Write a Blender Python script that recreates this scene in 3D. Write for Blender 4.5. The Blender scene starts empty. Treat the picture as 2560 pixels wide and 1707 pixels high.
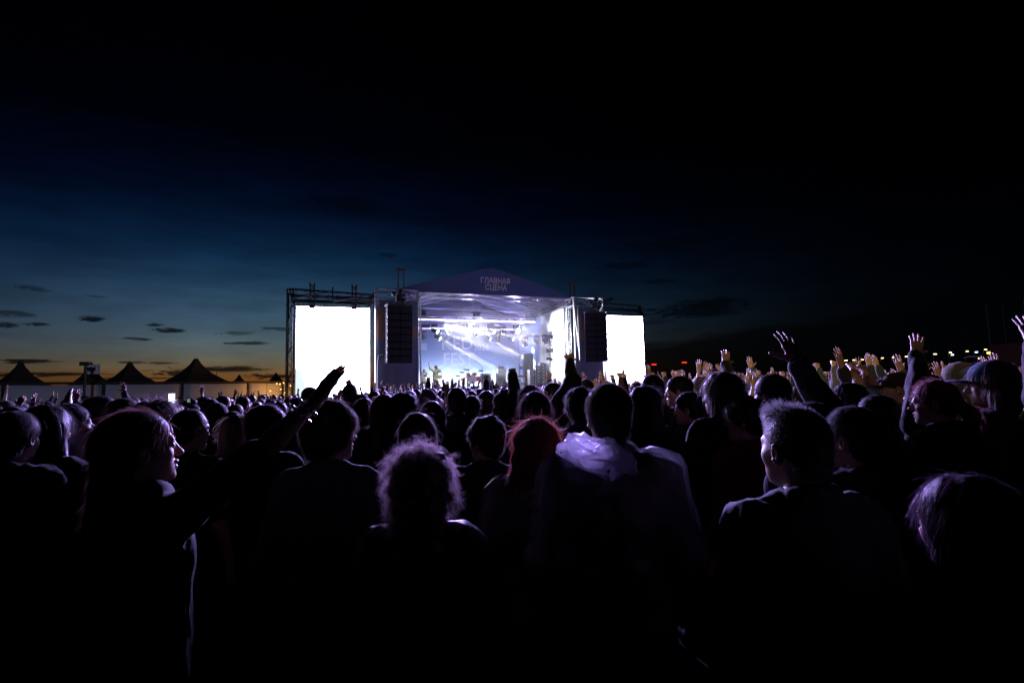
import bpy, bmesh, math, random
import numpy as np
from mathutils import Vector, Matrix

# ------------------------------------------------------------------ camera
SC = bpy.context.scene
COL = SC.collection
CAM_H, PITCH, ROLL, FPX = 1.72, math.atan(115.5 / 1280.0), 0.025, 1280.0
_f = np.array([0, math.cos(PITCH), math.sin(PITCH)])
_r0 = np.array([1.0, 0, 0])
_u0 = np.array([0, -math.sin(PITCH), math.cos(PITCH)])
_up = _u0 * math.cos(ROLL) + _r0 * math.sin(ROLL)
_rt = _r0 * math.cos(ROLL) - _u0 * math.sin(ROLL)
_cam = np.array([0, 0, CAM_H])
cam_data = bpy.data.cameras.new('camera')
cam_data.lens, cam_data.sensor_width = 18.0, 36.0
cam_data.clip_start, cam_data.clip_end = 0.05, 3000.0
cam = bpy.data.objects.new('camera', cam_data)
COL.objects.link(cam)
M = Matrix.Identity(4)
for i in range(3):
    M[i][0], M[i][1], M[i][2], M[i][3] = _rt[i], _up[i], -_f[i], _cam[i]
cam.matrix_world = M
SC.camera = cam


def at(px, py, Y):
    """world point on the sight line through a photo pixel at the distance Y"""
    d = _f + _rt * (px - 1280.0) / FPX + _up * (853.5 - py) / FPX
    return _cam + d * (Y / d[1])


# ------------------------------------------------------------------ world: dusk sky
W = bpy.data.worlds.new('World')
SC.world = W
W.use_nodes = True
nt = W.node_tree
nt.nodes.clear()


class NG:
    """tiny node-graph helper"""
    def __init__(self, tree):
        self.t = tree

    def n(self, kind, **kw):
        nd = self.t.nodes.new(kind)
        for k, v in kw.items():
            if k.startswith('i_'):
                key = k[2:]
                key = int(key) if key.isdigit() else key.replace('_', ' ')
                self.set(nd, key, v)
            else:
                setattr(nd, k, v)
        return nd

    def set(self, nd, key, v):
        s = nd.inputs[key]
        if isinstance(v, bpy.types.NodeSocket):
            self.t.links.new(v, s)
        else:
            s.default_value = v

    def math(self, op, a, b=0.0, c=None, clamp=False):
        nd = self.n('ShaderNodeMath', operation=op, use_clamp=clamp)
        self.set(nd, 0, a)
        self.set(nd, 1, b)
        if c is not None:
            self.set(nd, 2, c)
        return nd.outputs[0]

    def ramp(self, fac, stops, interp='LINEAR'):
        nd = self.n('ShaderNodeValToRGB')
        nd.color_ramp.interpolation = interp
        el = nd.color_ramp.elements
        while len(el) < len(stops):
            el.new(0.5)
        for e, (p, c) in zip(el, stops):
            e.position = p
            e.color = (*c, 1) if len(c) == 3 else c
        self.set(nd, 'Fac', fac)
        return nd.outputs['Color']

    def noise(self, vec, scale, detail=3.0, rough=0.55, dist=0.0):
        nd = self.n('ShaderNodeTexNoise')
        if vec is not None:
            self.set(nd, 'Vector', vec)
        self.set(nd, 'Scale', scale)
        self.set(nd, 'Detail', detail)
        self.set(nd, 'Roughness', rough)
        self.set(nd, 'Distortion', dist)
        return nd.outputs['Fac']

    def mix(self, fac, a, b, mode='MIX'):
        nd = self.n('ShaderNodeMix', data_type='RGBA', blend_type=mode)
        self.set(nd, 'Factor', fac)
        for k, v in ((6, a), (7, b)):
            self.set(nd, k, v if isinstance(v, bpy.types.NodeSocket) else (*v, 1))
        return nd.outputs[2]
# the sun has set behind the tents at the left: Nishita afterglow, darker towards the night side and the zenith
SUN_AZ, SUN_EL = math.radians(-27.0), math.radians(-4.5)
g = NG(nt)
sky = g.n('ShaderNodeTexSky', sky_type='NISHITA')
sky.sun_disc = False
sky.sun_elevation, sky.sun_rotation = SUN_EL, SUN_AZ
sky.air_density, sky.dust_density, sky.ozone_density = 1.0, 0.5, 3.0
tc = g.n('ShaderNodeTexCoord')
sep = g.n('ShaderNodeSeparateXYZ', i_0=tc.outputs['Generated'])
SX, SY, SZ = sep.outputs
az = g.math('MULTIPLY', g.math('ARCTAN2', SX, SY), 180 / math.pi)
el = g.math('MULTIPLY', g.math('ARCSINE', SZ), 180 / math.pi)
sb = g.n('ShaderNodeVectorMath', operation='SCALE', i_0=sky.outputs[0])
g.set(sb, 'Scale', 16.0)
gm = g.n('ShaderNodeGamma', i_Color=sb.outputs[0], i_Gamma=1.35)
fall = g.math('MAXIMUM', g.math('DIVIDE', el, 90.0), 0.0)
night = g.ramp(fall, [(0.0, (1, .95, .8)), (0.05, (1, 1, .62)), (0.10, (.72, .9, .48)), (0.15, (.22, .50, .31)), (0.205, (.050, .16, .13)), (0.275, (.009, .034, .034)), (0.38, (.003, .010, .013)), (1.0, (.003, .005, .008))])
sk = g.mix(1.0, gm.outputs[0], night, 'MULTIPLY')
# the side turned away from the glow is further into the night
away = g.math('ABSOLUTE', g.math('ADD', az, 24.0))
dusk = g.ramp(g.math('DIVIDE', away, 180.0), [(0.0, (1, 1, 1)), (0.05, (.93, .93, .96)), (0.115, (.58, .60, .68)), (0.19, (.32, .37, .44)), (0.26, (.15, .20, .22)), (0.34, (.05, .07, .08)), (0.5, (.02, .03, .04)), (1.0, (.015, .02, .03))])
sk = g.mix(1.0, sk, dusk, 'MULTIPLY')


def sky_angles(px, py):
    d = at(px, py, 100.0) - _cam
    d = d / np.linalg.norm(d)
    return math.degrees(math.atan2(d[0], d[1])), math.degrees(math.asin(d[2]))


# streak clouds (photo pixel, half width, half height, darkness)
CLOUDS = [(85, 722, 42, 8, .55), (35, 783, 60, 8, .7), (10, 812, 40, 9, .9), (95, 810, 32, 6, .9), (228, 798, 36, 7, 1.0),
          (385, 812, 26, 5, .9), (425, 826, 44, 6, 1.0), (620, 857, 56, 5, .9), (352, 848, 36, 4, .9), (70, 903, 75, 6, 1.0),
          (595, 833, 46, 5, .6), (110, 937, 150, 7, 1.0), (335, 906, 34, 3, .8), (400, 908, 40, 3, .8), (560, 925, 105, 9, 1.0),
          (440, 931, 70, 8, 1.0), (300, 947, 60, 4, .8), (690, 940, 70, 6, 1.0), (400, 945, 60, 3, .8), (700, 824, 40, 6, .7),
          (240, 740, 30, 4, .4), (880, 520, 120, 26, .45), (1080, 545, 110, 18, .35), (1740, 772, 125, 20, .85), (1630, 806, 60, 8, .5),
          (1560, 662, 75, 13, .6), (1650, 703, 48, 8, .6), (1680, 612, 120, 26, .45), (1180, 400, 200, 40, .4), (975, 636, 24, 9, .5)]
nv = g.n('ShaderNodeCombineXYZ', i_0=g.math('MULTIPLY', az, 0.55), i_1=g.math('MULTIPLY', el, 2.6), i_2=0.0).outputs[0]
nz = g.noise(nv, 1.5, 6.0, 0.68, .6)
nz2 = g.noise(nv, 0.25, 3.0, 0.55)
wob = g.math('MULTIPLY_ADD', nz, 3.6, -1.8)
wob2 = g.math('MULTIPLY_ADD', nz2, 3.0, -1.5)
shade = None
for px, py, hw, hh, dk in CLOUDS:
    a0, e0 = sky_angles(px, py)
    a1, _ = sky_angles(px + hw, py)
    _, e1 = sky_angles(px, py - hh)
    dx = g.math('ADD', g.math('MULTIPLY_ADD', az, 1 / (a1 - a0), -a0 / (a1 - a0)), wob)
    dy = g.math('ADD', g.math('MULTIPLY_ADD', el, 1 / (e1 - e0), -e0 / (e1 - e0)), wob2)
    r2 = g.math('MULTIPLY_ADD', dx, dx, g.math('MULTIPLY', dy, dy))
    m = g.math('SUBTRACT', g.math('MULTIPLY', nz, 2.4), r2)
    m = g.math('MULTIPLY', m, 1.1 * dk, clamp=True)
    m = g.math('MINIMUM', m, dk)
    shade = m if shade is None else g.math('MAXIMUM', shade, m)
# a bank of heavy cloud low over the night side
bank_top = g.math('ADD', g.math('MULTIPLY_ADD', az, 0.07, 3.3), g.math('MULTIPLY_ADD', nz2, 3.4, -0.9))
bk = g.math('MULTIPLY', g.math('SUBTRACT', bank_top, el), 0.8, clamp=True)
bk = g.math('MULTIPLY', bk, g.math('MULTIPLY_ADD', az, 0.14, -0.9, clamp=True), clamp=True)
shade = g.math('MAXIMUM', shade, g.math('MULTIPLY', bk, 0.93))
# faint uneven veil everywhere
veil = g.math('MULTIPLY_ADD', nz2, 0.9, 0.55)
fin = g.mix(g.math('MULTIPLY', shade, 0.9), sk, (.004, .006, .010))
fin2 = g.n('ShaderNodeVectorMath', operation='SCALE', i_0=fin)
g.set(fin2, 'Scale', veil)
bg = g.n('ShaderNodeBackground', i_Color=fin2.outputs[0], i_Strength=0.12)
g.n('ShaderNodeOutputWorld', i_Surface=bg.outputs[0])
W.cycles.sampling_method = 'MANUAL'
W.cycles.sample_map_resolution = 64

SC.view_settings.view_transform = 'Standard'
SC.view_settings.look = 'None'
SC.view_settings.exposure = 0.0
SC.view_settings.gamma = 1.0
SC.cycles.use_denoising = True
SC.cycles.sample_clamp_indirect = 2.0
SC.cycles.max_bounces = 6
SC.cycles.transparent_max_bounces = 12
SC.cycles.volume_bounces = 0
# strengths of the rig and the added lamps, W
CROWD_W = 44000.0
FOH_W = 16000.0
FRONT_W = 11000.0
FENCE_W = 12000.0
BEAM_W = 85000.0
BLIND_W = 1100.0
SMOKE = 0.04

# ------------------------------------------------------------------ helpers: materials, meshes, objects
MATS = {}


def mat(name, color=(.5, .5, .5), rough=.6, metal=0.0, emit=None, estr=0.0, spec=.5, sheen=0.0, trans=0.0, use_obj_color=False, bump=0.0, bscale=60.0, var=0.0, vscale=3.0, alpha=1.0):
    if name in MATS:
        return MATS[name]
    m = bpy.data.materials.new(name)
    m.use_nodes = True
    t = m.node_tree
    b = t.nodes['Principled BSDF']
    h = NG(t)
    b.inputs['Roughness'].default_value = rough
    b.inputs['Metallic'].default_value = metal
    b.inputs['Specular IOR Level'].default_value = spec
    b.inputs['Sheen Weight'].default_value = sheen
    b.inputs['Sheen Roughness'].default_value = .4
    col = None
    if use_obj_color:
        col = h.n('ShaderNodeObjectInfo').outputs['Color']
    tcn = h.n('ShaderNodeTexCoord').outputs['Object']
    if var > 0:
        nz_ = h.noise(tcn, vscale, 4.0)
        k = h.math('MULTIPLY_ADD', nz_, 2 * var, 1 - var)
        src = h.n('ShaderNodeVectorMath', operation='SCALE')
        if col is None:
            src.inputs[0].default_value = color
        else:
            h.set(src, 0, col)
        h.set(src, 'Scale', k)
        col = src.outputs[0]
    if col is None:
        b.inputs['Base Color'].default_value = (*color, 1)
    else:
        h.set(b, 'Base Color', col)
    if bump > 0:
        bn = h.n('ShaderNodeBump', i_Strength=bump, i_Height=h.noise(tcn, bscale, 3.0))
        bn.inputs['Distance'].default_value = .01
        h.set(b, 'Normal', bn.outputs[0])
    if emit is not None:
        b.inputs['Emission Color'].default_value = (*emit, 1)
        b.inputs['Emission Strength'].default_value = estr
    MATS[name] = m
    return m


def mesh_from(verts, faces, smooth=False, mats=(), mi=None, name='mesh'):
    me = bpy.data.meshes.new(name)
    verts = np.asarray(verts, dtype=np.float32).reshape(-1, 3)
    if isinstance(faces, np.ndarray):
        nf, k = faces.shape
        me.vertices.add(len(verts))
        me.vertices.foreach_set('co', verts.ravel())
        me.loops.add(nf * k)
        me.loops.foreach_set('vertex_index', faces.astype(np.int32).ravel())
        me.polygons.add(nf)
        me.polygons.foreach_set('loop_start', np.arange(0, nf * k, k, dtype=np.int32))
        me.update(calc_edges=True)
    else:
        me.from_pydata([tuple(map(float, v)) for v in verts], [], faces)
    for m in mats:
        me.materials.append(m)
    if mi is not None:
        me.polygons.foreach_set('material_index', np.asarray(mi, dtype=np.int32))
    if smooth:
        me.polygons.foreach_set('use_smooth', np.ones(len(me.polygons), dtype=bool))
    me.update()
    return me


class MB:
    """collects simple solids and links them as one mesh object"""
    def __init__(self):
        self.v, self.f, self.seg = [], [], []

    def add(self, v, f):
        o, fo = len(self.v), len(self.f)
        self.v += [tuple(map(float, p)) for p in v]
        self.f += [tuple(i + o for i in q) for q in f]
        self.seg.append((o, len(self.v), fo, len(self.f)))
        return self

    def box(self, lo, hi, T=None):
        x0, y0, z0 = lo
        x1, y1, z1 = hi
        v = [(x0, y0, z0), (x1, y0, z0), (x1, y1, z0), (x0, y1, z0), (x0, y0, z1), (x1, y0, z1), (x1, y1, z1), (x0, y1, z1)]
        if T is not None:
            v = [tuple(T @ Vector(p)) for p in v]
        return self.add(v, [(0, 3, 2, 1), (4, 5, 6, 7), (0, 1, 5, 4), (1, 2, 6, 5), (2, 3, 7, 6), (3, 0, 4, 7)])

    def cyl(self, a, b, r, r2=None, n=8, cap=True):
        a, b = Vector(a), Vector(b)
        r2 = r if r2 is None else r2
        d = (b - a)
        if d.length < 1e-6:
            return self
        d.normalize()
        x = d.orthogonal().normalized()
        y = d.cross(x)
        v = []
        for p, rr in ((a, r), (b, r2)):
            for i in range(n):
                t = 2 * math.pi * i / n
                v.append(p + (x * math.cos(t) + y * math.sin(t)) * rr)
        f = [(i, (i + 1) % n, n + (i + 1) % n, n + i) for i in range(n)]
        if cap:
            f += [tuple(range(n - 1, -1, -1)), tuple(range(n, 2 * n))]
        return self.add(v, f)

    def tube(self, pts, r, n=6):
        for a, b in zip(pts[:-1], pts[1:]):
            self.cyl(a, b, r, n=n)
        return self

    def lathe(self, prof, n=16, T=None):
        """prof: (radius, z) list round the z axis"""
        v, f = [], []
        for r, z in prof:
            for i in range(n):
                t = 2 * math.pi * i / n
                p = Vector((r * math.cos(t), r * math.sin(t), z))
                v.append(T @ p if T is not None else p)
        for k in range(len(prof) - 1):
            for i in range(n):
                j = (i + 1) % n
                f.append((k * n + i, k * n + j, (k + 1) * n + j, (k + 1) * n + i))
        f += [tuple(range(n - 1, -1, -1)), tuple((len(prof) - 1) * n + i for i in range(n))]
        return self.add(v, f)

    def sphere(self, c, r, n=10, m=6):
        c = Vector(c)
        r = r if isinstance(r, (tuple, list)) else (r, r, r)
        prof = []
        for k in range(m + 1):
            t = math.pi * k / m
            prof.append((max(math.sin(t), 1e-3), -math.cos(t)))
        v, f = [], []
        for q, z in prof:
            for i in range(n):
                t = 2 * math.pi * i / n
                v.append((c.x + q * math.cos(t) * r[0], c.y + q * math.sin(t) * r[1], c.z + z * r[2]))
        for k in range(m):
            for i in range(n):
                j = (i + 1) % n
                f.append((k * n + i, k * n + j, (k + 1) * n + j, (k + 1) * n + i))
        return self.add(v, f)

    def build_each(self, name, m, parent=None, smooth=False):
        """one object per solid"""
        for v0, v1, f0, f1 in self.seg:
            me = mesh_from(self.v[v0:v1], [tuple(i - v0 for i in q) for q in self.f[f0:f1]], smooth, [m], name=name)
            link(name, me, parent)

    def build(self, name, m, parent=None, smooth=False):
        me = mesh_from(self.v, self.f, smooth, [m], name=name)
        return link(name, me, parent)


def link(name, me, parent=None):
    o = bpy.data.objects.new(name, me)
    COL.objects.link(o)
    if parent is not None:
        o.parent = parent
    return o


def tag(o, label=None, cat=None, group=None, kind=None):
    if label:
        o['label'] = label
    if cat:
        o['category'] = cat
    if group:
        o['group'] = group
    if kind:
        o['kind'] = kind
    return o


def thing(name, label, cat, loc=(0, 0, 0), rz=0.0, group=None):
    o = bpy.data.objects.new(name, None)
    COL.objects.link(o)
    o.location = tuple(map(float, loc))
    o.rotation_euler = (0, 0, rz)
    o.empty_display_size = .2
    return tag(o, label, cat, group)


def copy_tree(o, parent=None):
    c = o.copy()
    COL.objects.link(c)
    c.parent = parent
    for ch in o.children:
        copy_tree(ch, c)
    return c


def text_mesh(body, size, m, name, extrude=.004, align='CENTER', bold=0.0):
    cu = bpy.data.curves.new(name, 'FONT')
    cu.body = body
    cu.size = size
    cu.extrude = extrude
    cu.offset = bold
    cu.align_x = align
    cu.align_y = 'CENTER'
    cu.resolution_u = 4
    tmp = bpy.data.objects.new(name, cu)
    COL.objects.link(tmp)
    me = bpy.data.meshes.new_from_object(tmp.evaluated_get(bpy.context.evaluated_depsgraph_get()))
    bpy.data.objects.remove(tmp)
    me.materials.clear()
    me.materials.append(m)
    return me

# ------------------------------------------------------------------ signed-distance bodies, meshed with surface nets
class SDF:
    def __init__(self):
        self.p = []

    def cone(self, a, b, ra, rb=None, k=.03, op='u', flat=None):
        self.p.append(('c', np.array(a, float), np.array(b, float), float(ra), float(ra if rb is None else rb), k, op, flat))
        return self

    def ell(self, c, r, k=.03, op='u', rot=None):
        self.p.append(('e', np.array(c, float), np.array(r, float), None if rot is None else np.array(rot, float), 0, k, op, None))
        return self

    def mirror(self, fn):
        fn(1)
        fn(-1)
        return self

    def bounds(self):
        lo, hi = np.full(3, 9.), np.full(3, -9.)
        for q in self.p:
            if q[6] != 'u':
                continue
            if q[0] == 'c':
                r = max(q[3], q[4])
                lo = np.minimum(lo, np.minimum(q[1], q[2]) - r)
                hi = np.maximum(hi, np.maximum(q[1], q[2]) + r)
            else:
                r = q[2].max() if q[3] is not None else q[2]
                lo = np.minimum(lo, q[1] - r)
                hi = np.maximum(hi, q[1] + r)
        return lo, hi

    def mesh(self, h, disp=None, clip=None):
        lo, hi = self.bounds()
        lo -= 2.5 * h + .012
        hi += 2.5 * h + .012
        n = np.ceil((hi - lo) / h).astype(int) + 1
        ax = [lo[i] + h * np.arange(n[i]) for i in range(3)]
        F = np.full(n, .25, dtype=np.float32)
        for q in self.p:
            kind, A, B, ra, rb, k, op, flat = q
            mg = .05 + k + 2 * h
            if kind == 'c':
                r = max(ra, rb)
                l, u = np.minimum(A, B) - r - mg, np.maximum(A, B) + r + mg
            else:
                r = B.max() if ra is not None else B
                l, u = A - r - mg, A + r + mg
            i0 = np.clip(np.floor((l - lo) / h).astype(int), 0, n)
            i1 = np.clip(np.ceil((u - lo) / h).astype(int) + 1, 0, n)
            if np.any(i1 <= i0):
                continue
            X = ax[0][i0[0]:i1[0], None, None]
            Y = ax[1][None, i0[1]:i1[1], None]
            Z = ax[2][None, None, i0[2]:i1[2]]
            if kind == 'c':
                ba = B - A
                L2 = max(float(ba @ ba), 1e-9)
                t = np.clip(((X - A[0]) * ba[0] + (Y - A[1]) * ba[1] + (Z - A[2]) * ba[2]) / L2, 0, 1)
                fx = 1.0 if flat is None else flat
                d = np.sqrt((X - A[0] - t * ba[0]) ** 2 + ((Y - A[1] - t * ba[1]) * fx) ** 2 + (Z - A[2] - t * ba[2]) ** 2) - (ra + (rb - ra) * t)
            else:
                x, y, z = X - A[0], Y - A[1], Z - A[2]
                if ra is not None:
                    R = ra
                    x, y, z = (R[0, 0] * x + R[1, 0] * y + R[2, 0] * z, R[0, 1] * x + R[1, 1] * y + R[2, 1] * z, R[0, 2] * x + R[1, 2] * y + R[2, 2] * z)
                k0 = np.sqrt((x / B[0]) ** 2 + (y / B[1]) ** 2 + (z / B[2]) ** 2)
                k1 = np.sqrt((x / B[0] ** 2) ** 2 + (y / B[1] ** 2) ** 2 + (z / B[2] ** 2) ** 2) + 1e-9
                d = k0 * (k0 - 1) / k1
            S = F[i0[0]:i1[0], i0[1]:i1[1], i0[2]:i1[2]]
            if op == 'u':
                if k > 0:
                    hh = np.clip(.5 + .5 * (S - d) / k, 0, 1)
                    S[...] = S + (d - S) * hh - k * hh * (1 - hh)
                else:
                    np.minimum(S, d, out=S)
            else:
                d = -d
                if k > 0:
                    hh = np.clip(.5 + .5 * (d - S) / k, 0, 1)
                    S[...] = S + (d - S) * hh + k * hh * (1 - hh)
                else:
                    np.maximum(S, d, out=S)
        if disp is not None:
            band = np.abs(F) < .06
            idx = np.nonzero(band)
            P = np.stack([ax[i][idx[i]] for i in range(3)], 1)
            F[idx] += disp(P).astype(np.float32)
        if clip is not None:
            zc = ax[2]
            F[:, :, zc < clip] = np.maximum(F[:, :, zc < clip], h)
        return surface_nets(F, lo, h)


_CORN = [(a, b, c) for a in (0, 1) for b in (0, 1) for c in (0, 1)]
_EDGES = [(i, j) for i in range(8) for j in range(i + 1, 8) if sum(abs(_CORN[i][k] - _CORN[j][k]) for k in range(3)) == 1]


def surface_nets(F, lo, h):
    ins = F < 0
    nx, ny, nz_ = F.shape
    cnt = np.zeros((nx - 1, ny - 1, nz_ - 1), dtype=np.int8)
    for a, b, c in _CORN:
        cnt += ins[a:nx - 1 + a, b:ny - 1 + b, c:nz_ - 1 + c]
    act = (cnt > 0) & (cnt < 8)
    ci = np.argwhere(act)
    if len(ci) == 0:
        return np.zeros((0, 3), np.float32), np.zeros((0, 4), np.int32)
    vid = np.full(act.shape, -1, dtype=np.int32)
    vid[act] = np.arange(len(ci))
    vals = np.stack([F[ci[:, 0] + a, ci[:, 1] + b, ci[:, 2] + c] for a, b, c in _CORN], 1)
    acc = np.zeros((len(ci), 3))
    w = np.zeros(len(ci))
    cor = np.array(_CORN, float)
    for i, j in _EDGES:
        vi, vj = vals[:, i], vals[:, j]
        cr = (vi < 0) != (vj < 0)
        t = np.where(cr, vi / np.where(cr, vi - vj, 1), 0)
        acc += np.where(cr[:, None], cor[i] + t[:, None] * (cor[j] - cor[i]), 0)
        w += cr
    V = (ci + acc / w[:, None]) * h + lo
    Q = []
    for axis in range(3):
        sl0 = [slice(None)] * 3
        sl1 = [slice(None)] * 3
        sl0[axis] = slice(0, -1)
        sl1[axis] = slice(1, None)
        A, B = ins[tuple(sl0)], ins[tuple(sl1)]
        e = np.argwhere(A != B)
        o1, o2 = [(1, 2), (2, 0), (0, 1)][axis]
        ok = (e[:, o1] > 0) & (e[:, o2] > 0) & (e[:, o1] < F.shape[o1] - 1) & (e[:, o2] < F.shape[o2] - 1)
        e = e[ok]
        s = A[e[:, 0], e[:, 1], e[:, 2]]
        d1 = np.zeros(3, int)
        d1[o1] = 1
        d2 = np.zeros(3, int)
        d2[o2] = 1
        q = np.stack([vid[tuple((e - d1 - d2).T)], vid[tuple((e - d2).T)], vid[tuple(e.T)], vid[tuple((e - d1).T)]], 1)
        q[~s] = q[~s][:, ::-1]
        Q.append(q)
    return V.astype(np.float32), np.concatenate(Q).astype(np.int32)


def join(parts):
    """[(V, Q, material index)] -> V, Q, index"""
    vs, qs, ms, o = [], [], [], 0
    for V, Q, m in parts:
        if len(V) == 0:
            continue
        vs.append(V)
        qs.append(Q + o)
        ms.append(np.full(len(Q), m))
        o += len(V)
    return np.concatenate(vs), np.concatenate(qs), np.concatenate(ms)


def rotm(yaw=0, pitch=0, roll=0):
    return np.array(Matrix.Rotation(math.radians(yaw), 3, 'Z') @ Matrix.Rotation(math.radians(pitch), 3, 'X') @ Matrix.Rotation(math.radians(roll), 3, 'Y'))


def unit(v):
    v = np.asarray(v, float)
    return v / max(np.linalg.norm(v), 1e-9)


def wob(P, fr, seed=0.0):
    x, y, z = P[:, 0] * fr, P[:, 1] * fr, P[:, 2] * fr
    return (np.sin(x * 1.3 + 2.1 * np.sin(z * .7 + seed) + seed) + np.sin(y * 1.7 + 1.9 * np.sin(x * .9 - seed) + 2 * seed) + np.sin(z * 1.1 + 1.7 * np.sin(y * 1.1 + 3 * seed))) / 3


# ------------------------------------------------------------------ head, hands, hair
def head_sdf(fem=False):
    s = SDF()
    j = .9 if fem else 1.0
    s.ell((0, -.012, .035), (.073, .094, .087), .02)
    s.ell((0, .026, -.03), (.060 * j, .060, .085), .03)
    s.ell((0, .040, -.076), (.046 * j, .044, .036), .025)
    s.ell((0, .074, -.100), (.019, .014, .013), .018)
    s.cone((-.032, .075, .019), (.032, .075, .019), .0135, k=.018)
    for q in (1, -1):
        s.ell((q * .040, .050, -.022), (.022, .026, .024), .02)
        s.ell((q * .031, .094, .002), (.017, .014, .012), .012, 's')
        s.ell((q * .031, .076, .001), (.0125, .0125, .0125), .004)
    s.cone((0, .086, .014), (0, .106, -.026), .0075, .0105, k=.012)
    s.ell((0, .108, -.030), (.0125, .011, .009), .008)
    for q in (1, -1):
        s.ell((q * .011, .098, -.033), (.008, .009, .007), .006)
    s.cone((-.014, .0905, -.056), (.014, .0905, -.056), .0062, k=.007)
    s.ell((0, .0955, -.055), (.009, .006, .005), .006)
    s.cone((-.011, .0885, -.071), (.011, .0885, -.071), .0068, k=.007)
    s.ell((0, .096, -.0635), (.022, .008, .0022), .004, 's')
    for q in (1, -1):
        R = rotm(-q * 22, -8)
        s.ell((q * .077, -.012, -.006), (.0085, .020, .033), .006, rot=R)
        s.ell((q * .084, -.004, -.004), (.005, .010, .017), .006, 's', rot=R)
    s.cone((0, -.022, -.05), (0, -.040, -.17), .053 if not fem else .046, .058 if not fem else .05, k=.025)
    return s


def hand_sdf(pose='open', side=1):
    """wrist at the origin, fingers along +z, palm towards +y, thumb towards -x*side (a right hand seen from behind has it at the left)"""
    s = SDF()
    spread = {'lift': .16, 'open': .30, 'flat': .05, 'relax': .12, 'fist': .02, 'cup': .10}[pose]
    curl = {'lift': (.12, .28, .22), 'open': (.10, .12, .10), 'flat': (.06, .08, .06), 'relax': (.45, .55, .35), 'fist': (1.45, 1.65, .9), 'cup': (.55, .35, .2)}[pose]
    X = -side
    kn = [(.030 * X, .088), (.010 * X, .094), (-.010 * X, .090), (-.029 * X, .080)]
    ln = [(.042, .026, .020), (.046, .030, .021), (.043, .027, .020), (.033, .020, .018)]
    fan = [.55, .12, -.32, -.8]
    s.cone((0, 0, -.03), (0, 0, .02), .026, .025, k=.02)
    for i in range(4):
        x, z = kn[i]
        s.cone((x * .55, 0, .012), (x, .001, z), .0145, .0115, k=.014)
        a = X * fan[i] * spread
        up = np.array([math.sin(a), 0, math.cos(a)])
        p = np.array([x, .001, z])
        th = 0.0
        r = .0095 if i < 3 else .0083
        for j in range(3):
            th += curl[j]
            d = up * math.cos(th) + np.array([0, 1, 0]) * math.sin(th)
            q = p + d * ln[i][j]
            s.cone(p, q, r, r - .0008, k=.005 if j else .008)
            p, r = q, r - .0009
    ta = {'lift': 1.0, 'open': .95, 'flat': .45, 'relax': .5, 'fist': .25, 'cup': .7}[pose]
    p0 = np.array([.016 * X, .004, .018])
    d1 = np.array([X * math.sin(ta), .25, math.cos(ta)])
    p1 = p0 + unit(d1) * .042
    s.cone(p0, p1, .016, .0125, k=.014)
    d2 = unit(np.array([X * math.sin(ta * .85), .35 if pose != 'fist' else .9, math.cos(ta * .85)]))
    p2 = p1 + d2 * .034
    s.cone(p1, p2, .0115, .0098, k=.006)
    s.cone(p2, p2 + d2 * .024, .0098, .008, k=.004)
    return s


_CACHE = {}


def cached(key, fn):
    if key not in _CACHE:
        _CACHE[key] = fn()
    return _CACHE[key]


def head_mesh(fem, h):
    return cached(('head', fem, h), lambda: head_sdf(fem).mesh(h))


def hand_mesh(pose, side, h):
    return cached(('hand', pose, side, h), lambda: hand_sdf(pose, side).mesh(h))


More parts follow.
